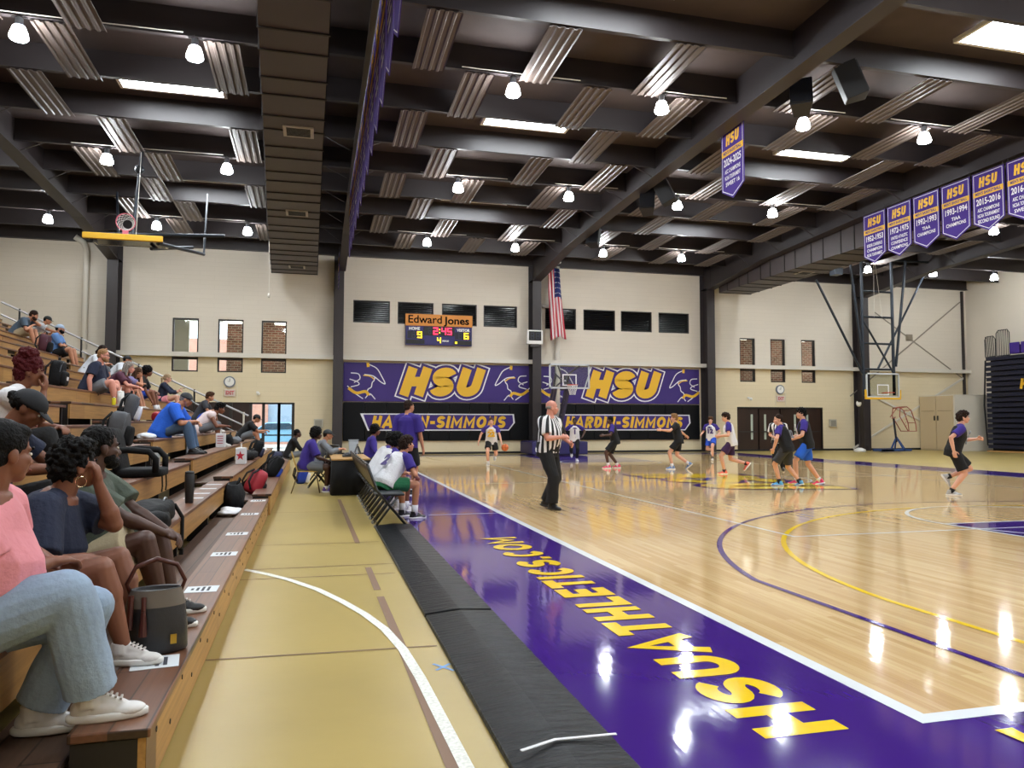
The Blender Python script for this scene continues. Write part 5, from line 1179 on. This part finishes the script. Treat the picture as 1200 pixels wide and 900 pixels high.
# --- sideline bench
person('tall man in purple shirt and black shorts standing behind the benched players', (-1.1, 11.9, 0), R(-35), dict(s=1.1, pel=(0, 0, 1.02), RF=(.12, .02, .085), LF=(-.12, -.02, .085), RH=(.3, .1, .92), LH=(-.3, .06, .92), RE=(.6, -1, 0), LE=(-.6, -1, 0), lean=2, head=(0, -25, 0), RPn=(-1, 0, 0), LPn=(1, 0, 0)), dict(skin='tan', hair='fade', hc='dkbrown', shirt=cpur, sl=.85, q=.024, bottom=cblack, bf=.9, sock=cwhite, shoe=shb))
def bench(y, **k):
    d = sitp(.45, .42, .16, lean=32, hunch=12); d.update(k); return d
person('benched player wearing white number 2 and green shorts on the sideline', (-1.86, 8.15, 0), R(-62), bench(8, RH=(.16, .46, .62), LH=(-.14, .48, .66), head=(-8, -8, 0), vox=.008), dict(skin='tan', hair='mop', hc='dkbrown', **JW, num=('2', 'back', purple), hem=-.06, bottom=cgreen, bf=.7, sock=cwhite, sockh=.3, shoe=shb))
person('benched player in white with curly dark hair, second on the sideline', (-1.88, 9.15, 0), R(-70), bench(8, lean=26, LH=(-.1, .5, .95), RH=(.16, .4, .66), head=(-6, 0, 0)), dict(skin='brown', hair='afro', hc='black', **JW, hem=-.06, bottom=cblack, bf=.7, sock=cwhite, shoe=shw))
person('benched player in white, third along the sideline row', (-1.88, 10.15, 0), R(-75), bench(8, lean=26, head=(-6, 25, 0)), dict(skin='brown', hair='mop', hc='black', **JW, hem=-.06, bottom=cblack, bf=.7, sock=cwhite, shoe=shw))
person('person in purple sweatshirt with a dark afro seated beyond the folding chairs', (-1.6, 15.6, 0), HALF, dict(bench(8, lean=5, RH=(.2, .3, .62), LH=(-.2, .25, .65), head=(2, -8, 0)), s=1.06), dict(skin='brown', hair='afro', hc='black', shirt=cpur, sl=1.9, bottom=cnavy, bf=1.9, bname='trousers', shoe=shb))
person('scorer in purple shirt and gray shorts on the tan metal chair', (-3.05, 13.05, 0), HALF, dict(bench(8, lean=10, hunch=14, RH=(.12, .42, .66), LH=(-.1, .4, .64), RF=(.1, .42, .085), LF=(-.14, .5, .085), head=(2, 6, 0)), g=1.12, s=1.02), dict(skin='dark', hair='afro', hc='black', shirt=cpur, sl=.9, bottom=cgrey, bf=.8, sock=cwhite, sockh=.12, shoe=shpu))
person('man in gray shirt and dark cap leaning on the scorer table', (-2.85, 14.3, 0), HALF, bench(8, lean=16, RH=(.16, .5, .84), LH=(-.1, .55, .84), head=(6, 0, 0)), dict(skin='tan', hair='capbase', hc='dkbrown', cap=mat('cap_dark', '#24292b', .7), shirt=cgrey, sl=1.85, bottom=cblack, bf=1.9, bname='trousers', shoe=shb))
# --- spectators: helper puts someone on bleacher row n
def row_at(n, y, dz=0): return (Xr(n, y)-.13, y, Zr(n-1)-.0+dz if n > 1 else dz)
def fan(label, n, y, K, dz=0, sh=.28, rz=HALF, dx=0, **k):
    l = row_at(n, y, dz); l = (l[0]+dx, l[1], l[2]); P = sitp(sh, .52, .13); P.update(k); return person(label, l, rz, P, K)
V1 = dict(vox=.0065)
person('woman in pink shirt and light jeans nearest the camera on the bleachers', (-4.17, .2, .19), HALF, dict(sitp(.367, .47, .1), pel=(0, 0, .47), s=1.0, g=1.34, fem=1, belly=.05, leg=1.3, arm=1.25, RF=(-.0, .50, .172), LF=(-.16, .26, .087), RT=(6, 0), LT=(4, 0), RK=(.08, .6, 1), LK=(-.1, .6, 1), lean=8, hunch=10, RH=(-.1, .3, .68), LH=(-.26, .26, .66), RHd=(-.8, .5, 0), RPn=(0, 0, -1), head=(4, 50, 0), **V1),
    dict(skin='brown', hair='pulled', hc='black', shirt=cpink, sl=.62, q=.02, hem=-.05, bottom=cjean, bf=1.93, bname='jeans', flare=.035, bq=.022, shoe=shw, sole=white))
person('woman in navy shirt resting her chin on her hand, hoop earring showing', (-4.2, 1.0, .19), HALF, dict(sitp(.367, .45, .14), pel=(0, 0, .44), s=.93, g=1.26, fem=1, arm=1.1, belly=.03, leg=1.12, RF=(.1, .48, .17), LF=(-.14, .5, .17), lean=13, hunch=16, LH=(-.02, .32, .94), LE=(-.1, .8, -1), LHd=(.25, -.05, 1), LPn=(.1, -1, 0), LC=.8, RH=(.1, .3, .6), RHd=(-.6, .6, -.2), RPn=(0, 0, -1), head=(-4, 38, 0), **V1),
    dict(skin='mid', hair='pixie', hc='black', earring=1, shirt=cnavy, sl=.8, q=.022, hem=-.05, bottom=cflor, bf=.62, bname='denim_shorts', flare=.02, shoe=shw))
person('bearded man in olive shirt and khaki shorts with hands clasped', (-4.17, 1.72, .19), HALF, dict(sitp(.367, .46, .16), pel=(0, 0, .45), s=.98, g=1.25, belly=.07, RF=(.15, .5, .17), LF=(-.15, .5, .17), lean=4, hunch=10, RH=(.04, .47, .60), LH=(-.04, .5, .58), RHd=(-.5, .8, -.35), LHd=(.5, .8, -.35), RPn=(-.5, -.3, -.8), LPn=(.5, -.3, -.8), RE=(.9, -.5, -.5), LE=(-.9, -.5, -.5), head=(2, 34, 0), **V1),
    dict(skin='dark', hair='fade', hc='black', beard=1, shirt=colive, sl=.8, q=.022, hem=-.05, bottom=ckhaki, bf=.82, flare=.02, shoe=shb))
fan('woman in dark cap looking down, low at the left edge behind the front three', 3, 1.95, dict(skin='brown', hair='tuft', hc='black', cap=mat('cap_black', '#14161c', .75), shirt=cnavy, sl=.6, bottom=cblack, bf=1.9, bname='leggings', shoe=shw), lean=4, hunch=22, head=(34, 5, 0), fem=1, s=.94, fy=.36)
fan('woman with dark red hair in a bun, hand at her mouth', 4, 3.75, dict(skin='brown', hair='bun', hc='red', shirt=cwhite, sl=.6, bottom=cblack, bf=1.9, bname='leggings', shoe=shw), lean=10, hunch=16, head=(4, 10, 0), fem=1, s=.97, RH=(.02, .32, .84), RHd=(-.1, .2, 1), RPn=(0, -1, 0), RE=(.3, .4, -1), LH=(-.1, .4, .55))
fan('man in bright blue polo and jeans with a dark cap', 4, 10.7, dict(skin='tan', hair='capbase', hc='grey', cap=mat('cap_grey', '#2f3236', .7), brim=mat('brim_grey', '#8f969a', .7), shirt=croyal, sl=.85, q=.024, bottom=cjeand, bf=1.95, bname='jeans', shoe=shb, sole=shb), lean=20, hunch=24, g=1.25, belly=.07, head=(24, 0, 0), RH=(.1, .5, .55), LH=(-.06, .54, .52), dz=.06)
fan('woman in pale tank top leaning forward beside the man in blue', 4, 14.9, dict(skin='brown', hair='pixie', hc='black', shirt=ctank, sl=0, bottom=cgrey, bf=1.3, bname='capris', shoe=shw), lean=36, hunch=20, g=1.15, fem=1, head=(16, 0, 0), RH=(.1, .62, .46), LH=(-.1, .6, .46), dz=.06)
fan('bearded man in navy shirt with hands on the bench, high on the bleachers', 7, 12.9, dict(skin='red', hair='fade', hc='sand', beard=1, glasses=1, shirt=cnavy, sl=.7, bottom=cgrey, bf=.8, shoe=shg), lean=14, hunch=10, g=1.2, belly=.04, s=1.05, RH=(.34, .12, .3), RE=(1, -.6, .2), RHd=(.1, .2, -1), LH=(-.14, .4, .5), head=(6, -10, 0))
fan('gray-blond woman in maroon top leaning on her knees', 7, 14.2, dict(skin='red', hair='long', hc='grey', shirt=cmar, sl=.7, bottom=cnavy, bf=.6, shoe=shw), lean=30, hunch=20, fem=1, head=(8, -5, 0), RH=(.06, .6, .5), LH=(-.02, .62, .48), RE=(.8, 0, -.4))
fan('girl in lavender shirt leaning her face on her hand beside the gray-blond woman', 7, 15.2, dict(skin='tan', hair='long', hc='brown', shirt=clav, sl=.6, bottom=cnavy, bf=.6, shoe=shw), lean=30, hunch=22, fem=1, s=.92, head=(8, -12, 0), RH=(.0, .46, .78), RHd=(0, .1, 1), RE=(.4, .6, -1))
fan('curly-haired boy in black shirt and blue shorts looking over the court', 7, 16.8, dict(skin='brown', hair='afro', hc='black', shirt=cblack, sl=.75, bottom=cblue, bf=.75, sock=cwhite, shoe=shw), lean=18, hunch=14, RH=(.2, .5, .12), RE=(.6, -.4, .4), LH=(-.14, .45, .5), head=(4, 0, 0))
fan('woman in dark top holding up a phone with both hands', 7, 20.3, dict(skin='pale', hair='pony', hc='blond', glasses=1, shirt=cnavy, sl=1.7, bottom=cpink, bf=.5, shoe=shw), lean=6, hunch=10, fem=1, RH=(.02, .44, .66), LH=(-.04, .46, .66), RHd=(0, .7, .7), head=(10, 0, 0))
t = thing('phone', 'dark phone held by the woman high on the bleachers', 'phone', (Xr(7, 20.3)-.13+.56, 20.3, Zr(6)+.74)); MB().box(-.06, .06, -.005, .07, -.005, .005).build('phone_body', black, t, bevel=.002)
fan('woman in white shirt with dark ponytail above the bearded man', 9, 17.0, dict(skin='tan', hair='pony', hc='dkbrown', shirt=cwhite2, sl=.65, bottom=cgrey, bf=1.2, bname='capris', shoe=shw), lean=26, hunch=18, g=1.1, fem=1, head=(0, -5, 0))
fan('person in white shirt and cap lounging against the end rail', 9, 19.3, dict(skin='tan', hair='capbase', hc='black', cap=mat('cap_black2', '#17181d', .7), shirt=cwhite2, sl=.7, bottom=cdgrey, bf=.8, shoe=shw), lean=30, hunch=20, head=(6, 0, 0))
fan('man in light blue shirt and pale cap with arms folded, high on the bleachers', 11, 18.4, dict(skin='tan', hair='capbase', hc='black', beard=1, cap=mat('cap_pale', '#9fb2c8', .7), shirt=clb, sl=.7, bottom=cblack, bf=.8, shoe=shw), lean=6, hunch=8, g=1.08, RH=(-.12, .22, .62), LH=(.12, .24, .60), RE=(1, .2, -.6), LE=(-1, .2, -.6), head=(4, 0, 0))
fan('man in slate shirt and tan shorts hunched over his phone at the top left', 13, 19.1, dict(skin='tan', hair='short', hc='dkbrown', beard=1, shirt=cgb, sl=.7, bottom=ckhaki, bf=.8, shoe=shw), lean=24, hunch=30, g=1.08, RH=(.08, .42, .6), LH=(-.05, .36, .8), LHd=(0, -.2, 1), head=(20, 0, 0))
fan('man in dark cap reaching one arm forward at the top of the bleachers', 13, 20.3, dict(skin='tan', hair='capbase', hc='black', cap=mat('cap_black3', '#1a1f1d', .7), shirt=clgrey, sl=.7, bottom=ckhaki, bf=.8, shoe=shw), lean=26, hunch=20, RH=(.2, .75, .55), RE=(.6, -.3, -1), head=(16, 0, 0))
fan('person with light brown hair behind the woman in the tank top', 5, 19.2, dict(skin='tan', hair='pixie', hc='brown', shirt=cdgrey, sl=.7, bottom=cblue, bf=.8, shoe=shw), lean=20, hunch=14, head=(12, 0, 0), dz=.06)
fan('man in black shirt and black cap by the foot of the rail', 3, 19.4, dict(skin='tan', hair='capbase', hc='black', cap=mat('cap_black4', '#101114', .7), shirt=cblack, sl=.75, bottom=cgrey, bf=.85, shoe=shw), lean=30, hunch=18, head=(18, 0, 0), RH=(.05, .66, .55), LH=(-.1, .6, .5), dz=.1)
person('young man in black long sleeves seated low past the backpacks', (-3.62, 19.6, .05), HALF, dict(sitp(.35, .5, .14), lean=14, hunch=16, RH=(.1, .5, .45), LH=(-.1, .5, .45), head=(0, 8, 0)), dict(skin='dark', hair='fade', hc='black', shirt=cblack, sl=1.9, bottom=cgrey, bf=1.9, bname='sweatpants', shoe=shw))
# ---------------------------------------------------------------- small things left about on the bleachers
paper = mat('paper_white', '#d8dde0', .7); ink = mat('paper_ink', '#3a3d44', .7)
for i, y in enumerate((.9, 2.55, 4.0, 5.25, 7.0, 8.7)):
    t = thing('paper_sign', 'white printed paper sign taped to the front bench, %s from the camera' % nth[i].replace('nearest', 'nearest one'), 'sign', (Xr(1, y)-.12, y, Zr(1)+.001), R(8 if i == 0 else 0), 'paper signs on the front bench')
    MB().box(-.105, .105, -.1, .1, 0, .0012).build('sheet', paper, t)
    b = MB()
    for k, L in enumerate((.06, .1, .14, .13)): b.strip([(-.06+k*.035, -L/2), (-.06+k*.035, L/2)], .018, Z(.0022))
    b.build('print_line', ink, t)
for i, (n, y) in enumerate(((2, 3.1), (2, 3.45), (2, 6.3), (2, 6.9), (2, 7.6), (2, 8.3))):
    t = thing('paper_sign', 'white paper strip on the second bench, %s' % ('nearest, beside the olive-shirted man' if i == 0 else 'by the lying black backpack' if i == 1 else '%s beyond the black tumbler' % ['first', 'second', 'third', 'fourth'][i-2]), 'sign', (Xr(n, y)-.13, y, Zr(n)+.001), 0, 'paper signs on the second bench')
    MB().box(-.105, .105, -.06, .06, 0, .0012).build('sheet', paper, t)
# handbag
t = thing('handbag', 'dark gray leather handbag with brown tassels on the front bench', 'handbag', (Xr(1)-.17, 1.1, Zr(1)+.001), R(-78)); t.scale = (1.15, .95, 1.15)
leather = mat('bag_leather', '#2b2a2d', .4, bump=.15, bs=30); taupe = mat('bag_taupe', '#6b6258', .5); tan_ = mat('bag_brown_leather', '#4a1f18', .4)
b = MB(); b.loft([(V((0, 0, z)), V((a, 0, 0)), V((0, c, 0))) for z, a, c in ((0, .075, .15), (.01, .085, .16), (.1, .085, .158), (.2, .075, .145), (.27, .062, .125), (.275, .055, .12), (.27, .05, .115), (.2, .05, .11))], 28); b.build('bag_body', leather, t, True)
MB().loft([(V((0, 0, z)), V((a, 0, 0)), V((0, c, 0))) for z, a, c in ((.2, .0765, .1465), (.272, .0635, .1265))], 28, False).build('top_panel', taupe, t, True)
b = MB(); b.tube([(.0, -.12, .25), (.01, -.14, .3), (.01, -.1, .37), (.01, 0, .4), (.01, .1, .37), (.01, .14, .3), (0, .12, .25)], .011, 8); b.build('handle', tan_, t, True)
b = MB(); b.tube([(.07, -.06, .25), (.085, -.06, .19)], .012, 8); b.cone((.085, -.06, .19), (.095, -.062, .09), .012, .022, 10); b.build('tassel', tan_, t); b = MB(); b.tube([(.06, -.12, .26), (.08, -.125, .12)], .016, 8); b.build('tassel', tan_, t)
MB().box(.084, .088, .07, .1, .045, .085).build('gold_tag', mat('gold_tag', '#caa84c', .3, metal=1), t)
# black backpack lying on the second bench with a strap hanging down
t = thing('backpack', 'black backpack lying on its side on the second bench with a strap hanging', 'backpack', (Xr(2, 3.9)-.16, 3.95, Zr(2)))
b = MB(); blob(b, (0, 0, .1), (.17, .42, .105), .7, .22, seed=4, fr=7); b.build('main_pocket', bagk, t, True); b = MB(); blob(b, (.08, -.3, .07), (.13, .22, .075), .7, .25, seed=9, fr=8); b.build('side_pocket', bagk, t, True)
b = MB(); b.tube([(.05, .3, .14), (.12, .46, .12), (.18, .5, .0), (.18, .5, -.2), (.17, .48, -.3)], .018, 6); b.build('strap', blackf, t, True); MB().box(.165, .195, .47, .52, -.34, -.28).build('buckle', black, t)
b = MB(); b.tube([(.1, .1+.07*math.cos(a), .19+.03*math.sin(a)) for a in [R(x) for x in range(0, 200, 20)]], .008, 5); b.build('handle', mat('strap_grey', '#9a9da2', .5), t)
t = thing('tissue_pack', 'pale blue tissue pack on the second bench', 'tissue pack', (Xr(2, 3.2)-.06, 3.25, Zr(2)+.002)); b = MB(); blob(b, (0, 0, .016), (.06, .085, .016), .5); b.build('pack', mat('pack_blue', '#8fb0d4', .4), t, True)
def tumbler(name, label, cat, loc, h, r, m, lid, handle=False, straw=False):
    t = thing(name, label, cat, loc); MB().lathe([(r*.8, 0), (r*.85, .01), (r, h*.55), (r, h*.9), (r*.9, h*.92)], 20).build('cup_body', m, t, True); MB().lathe([(r*.95, h*.9), (r*.97, h*.97), (r*.5, h), (.005, h)], 20).build('lid', lid, t, True)
    if handle: MB().tube([(0, -r*.9, h*.8), (0, -r*1.9, h*.75), (0, -r*1.9, h*.4), (0, -r*.9, h*.35)], .012, 6).build('handle', m, t, True)
    if straw: MB().tube([(0, 0, h*.9), (.01, 0, h*1.25)], .006, 6).build('straw', white, t)
clear = mat('clear_plastic', '#dfe7ea', .15, trans=.6)
tumbler('tumbler', 'tall black tumbler standing on the second bench', 'tumbler', (Xr(2, 5.8)-.1, 5.75, Zr(2)+.001), .345, .05, mat('tumbler_black', '#17171a', .4), black)
tumbler('drink_cup', 'clear lidded drink cup on the third bench by the stadium seat', 'cup', (Xr(3, 7.1)-.13, 7.15, Zr(3)+.001), .24, .05, clear, white, straw=True)
tumbler('water_bottle', 'clear water bottle on the fourth bench behind the stadium seat', 'bottle', (Xr(4, 8.1)-.12, 8.2, Zr(4)+.001), .24, .036, clear, white)
tumbler('travel_mug', 'large white travel mug with a handle beside the bearded man in navy', 'mug', (Xr(6, 12.6)-.1, 12.75, Zr(6)+.061), .3, .06, white, white, True, True)
tumbler('drink_can', 'yellow drink can beside the white travel mug', 'can', (Xr(6, 12.3)-.1, 12.25, Zr(6)+.061), .16, .035, mat('can_yellow', '#d8cb25', .35), chrome)
# stadium seat with armrests
t = thing('padded_chair', 'black padded stadium chair with armrests on the third bench', 'seat', (Xr(3, 5.9)-.2, 5.95, Zr(3)+.001), HALF)
b = MB(); blob(b, (0, .16, .05), (.25, .23, .05), .35, .05); b.build('seat_cushion', bagk, t, True); b = MB(); blob(b, (0, -.1, .27), (.23, .05, .26), .35, .05, Matrix.Rotation(R(12), 3, 'X')); b.build('backrest', bagk, t, True)
for s in (-1, 1): MB().tube([(s*.25, -.1, .28), (s*.27, .05, .3), (s*.27, .26, .28), (s*.27, .33, .2), (s*.26, .33, .06)], .035, 8).build('armrest', bagk, t, True)
for s in (-.1, .12): MB().tube([(s, .37, .03), (s+.02, .38, -.1), (s+.03, .375, -.16)], .008, 5).build('strap', blackf, t)
def lyingbag(label, loc, s, m, cat='bag', name='duffel_bag', seed=1, nz=.25):
    t = thing(name, label, cat, loc); b = MB(); blob(b, (0, 0, s[2]), s, .7, nz, seed=seed, fr=7); b.build('bag_body', m, t, True)
    b = MB(); b.tube([(s[0]*.5, -s[1]*.4, s[2]*1.8), (s[0]*.6, -s[1]*.2, s[2]*2.3), (s[0]*.6, s[1]*.2, s[2]*2.3), (s[0]*.5, s[1]*.4, s[2]*1.8)], .014, 6); b.build('handle', blackf, t, True); return t
t = thing('tote_bag', 'open black tote bag slumped in the footwell behind the front bench', 'bag', (Xr(1, 8.4)-.45, 8.45, Zr(1)-.088)); b = MB(); 
b.loft([(V((0, 0, z)), V((a, .02*z, 0)), V((0, c, .05*z))) for z, a, c in ((0, .13, .22), (.02, .15, .25), (.2, .14, .24), (.36, .1, .21), (.37, .08, .19), (.2, .09, .18))], 24); o = b.build('bag_body', bagk, t, True)
for v in o.data.vertices: v.co += V((1, 1, .6))*.045*noise.noise(v.co*7)
MB().tube([(.05, -.1, .34), (.09, -.08, .45), (.09, .08, .42), (.05, .1, .34)], .012, 6).build('handle', blackf, t, True)
def cloth(label, loc, s, m, seed, name='towel', cat='cloth'):
    b = MB(); blob(b, (0, 0, s[2]), s, .8, .45, seed=seed, fr=9, n=26); o = b.build(name, m, None, True); o.location = loc; return tag(o, label, cat)
cloth('crumpled white cloth on the footboard in front of the black tote bag', (Xr(1, 7.7)-.42, 7.75, Zr(1)-.088), (.14, .3, .045), cwhite, 3)
backpack('red backpack leaning in the footwell at the step in the front bench', (Xr(1, 10.2)-.35, 10.2, Zr(1)-.02), R(-60), bagr, .36, .42, .22, R(-30), bagk)
backpack('dark backpack with blue edging standing on the front bench', (Xr(1, 13)-.2, 13.0, Zr(1)+.06), R(-70), bagk, .34, .46, .22, R(-35), bagb)
backpack('navy backpack on the front bench before the seated young man', (Xr(1, 15.2)-.2, 15.2, Zr(1)+.06), R(-80), bagn, .34, .46, .22, R(-15), bagk)
backpack('black backpack piled behind the navy one on the second bench', (Xr(2, 16.0)-.1, 16.0, Zr(2)+.06), R(-80), bagk, .34, .42, .22, R(-20), bagn)
backpack('blue and white backpack standing on the floor by the tan chair', (-3.2, 15.4, 0), R(-80), bagb, .34, .46, .24, R(-12), cwhite)
backpack('black backpack on a high bench behind the red-haired woman', (Xr(7, 10.9)-.12, 10.9, Zr(7)+.061), R(-90), bagk, .32, .44, .2, R(-6), bagk, logo=whitep)
backpack('maroon backpack beside the man in the pale cap', (Xr(11, 17.6)-.12, 17.6, Zr(11)+.061), R(-90), bagm, .34, .46, .22, R(-8), bagk)
backpack('gray and white backpack below the white travel mug', (Xr(5, 10.9)-.14, 10.9, Zr(5)+.061), R(-80), bagg, .34, .46, .22, R(-14), cwhite, logo=whitep)
backpack('gray and black backpack on the fourth bench behind the stadium seat', (Xr(4, 7.6)-.12, 7.55, Zr(4)+.001), R(-90), bagg, .34, .46, .22, R(-8), bagk)
lyingbag('small red bag behind the man in the blue polo', (Xr(5, 13.6)-.13, 13.6, Zr(5)+.061), (.12, .2, .1), bagr, seed=5)
lyingbag('black bag under the curly-haired boy', (Xr(6, 13.4)-.13, 13.45, Zr(6)+.061), (.13, .2, .14), bagk, seed=8)
lyingbag('dark coat heap on the second bench near the red-star shopping bag', (Xr(2, 14.6)-.15, 14.6, Zr(2)+.061), (.2, .6, .1), blackf, 'coat', 'coat', seed=11, nz=.35)
lyingbag('gray coat heap on the third bench in front of the capped man', (Xr(3, 17.2)-.15, 17.2, Zr(3)+.061), (.2, .5, .09), cgrey, 'coat', 'coat', seed=14, nz=.35)
lyingbag('black bag on the third bench beside the white store bag', (Xr(3, 15.5)-.12, 15.5, Zr(3)+.061), (.14, .22, .13), bagk, seed=15)
cloth('white and blue clothes heap on the fourth bench left of the man in blue', (Xr(4, 9.5)-.14, 9.55, Zr(4)+.061), (.11, .22, .045), cwhite2, 7, 'clothes_heap', 'clothes')
cloth('white towel heap beside the woman in the tank top', (Xr(4, 16.3)-.13, 16.3, Zr(4)+.061), (.15, .35, .07), cwhite, 21)
def shopbag(label, y, n, w_, h, star):
    t = thing('shopping_bag', label, 'bag', (Xr(n, y)-.13, y, Zr(n)+.061), HALF); b = MB(); b.poly([(-w_/2, -.09, 0), (w_/2, -.09, 0), (w_/2, .09, 0), (-w_/2, .09, 0)], (0, 0, h)); b.build('bag_body', mat('bag_white', '#d9d9dc', .5), t, bevel=.01)
    MB().tube([(-.08, 0, h), (-.07, 0, h+.08), (.07, 0, h+.08), (.08, 0, h)], .006, 5).build('handle', white, t)
    F = frame((0, .001, 0), (1, 0, 0), (0, 0, 1))
    if star:
        for sx, rr_ in ((1, .1),):
            for X_, M_ in ((-w_/2-.003, frame((-0, -.094, h*.52), (1, 0, 0), (0, 0, 1))), (0, frame((w_/2+.004, 0, h*.52), (0, 1, 0), (0, 0, 1)))):
                b = MB(); b.poly([M_ @ V(((rr_ if k % 2 == 0 else rr_*.42)*math.sin(k*math.pi/5)*.85, (rr_ if k % 2 == 0 else rr_*.42)*math.cos(k*math.pi/5), .002)) for k in range(10)]); b.build('red_star', mat('star_red', '#b51e33', .5), t, fix=False)
    else:
        for M_ in (frame((w_/2+.004, 0, 0), (0, 1, 0), (0, 0, 1)),):
            b = MB()
            for k in range(4): b.strip([(-.06, h*.3+k*.05), (.06, h*.3+k*.05)], .02, M_)
            b.build('print_line', mat('bag_print', '#b06070', .6), t, fix=False)
shopbag('white shopping bag with a red star on the second bench', 12.7, 2, .36, .32, True)
shopbag('white store bag with faint print on the third bench', 14.4, 3, .26, .3, False)
# gray jacket draped over the bench edge
t = thing('jacket', 'gray jacket draped over the bench edge beside the jeans of the man in blue', 'jacket', (Xr(4, 12.6)+.03, 12.6, Zr(4)+.064)); b = MB(); N, Mm = 14, 12
vs = [[b.bm.verts.new((-.2+.24*min(1, j/4)+(.03*math.sin(i*1.3) if j > 4 else 0), -.42+.84*i/N*(1+.0*j)+.02*math.sin(j), (.015*math.sin(i*1.9+j)+.012) if j <= 4 else -.045*(j-4)*(1+.12*math.sin(i*.9)))) for j in range(Mm+1)] for i in range(N+1)]
for i in range(N):
    for j in range(Mm): b.bm.faces.new((vs[i][j], vs[i+1][j], vs[i+1][j+1], vs[i][j+1]))
o = b.build('jacket_cloth', cgrey, t, True); sd = o.modifiers.new('t', 'SOLIDIFY'); sd.thickness = .02
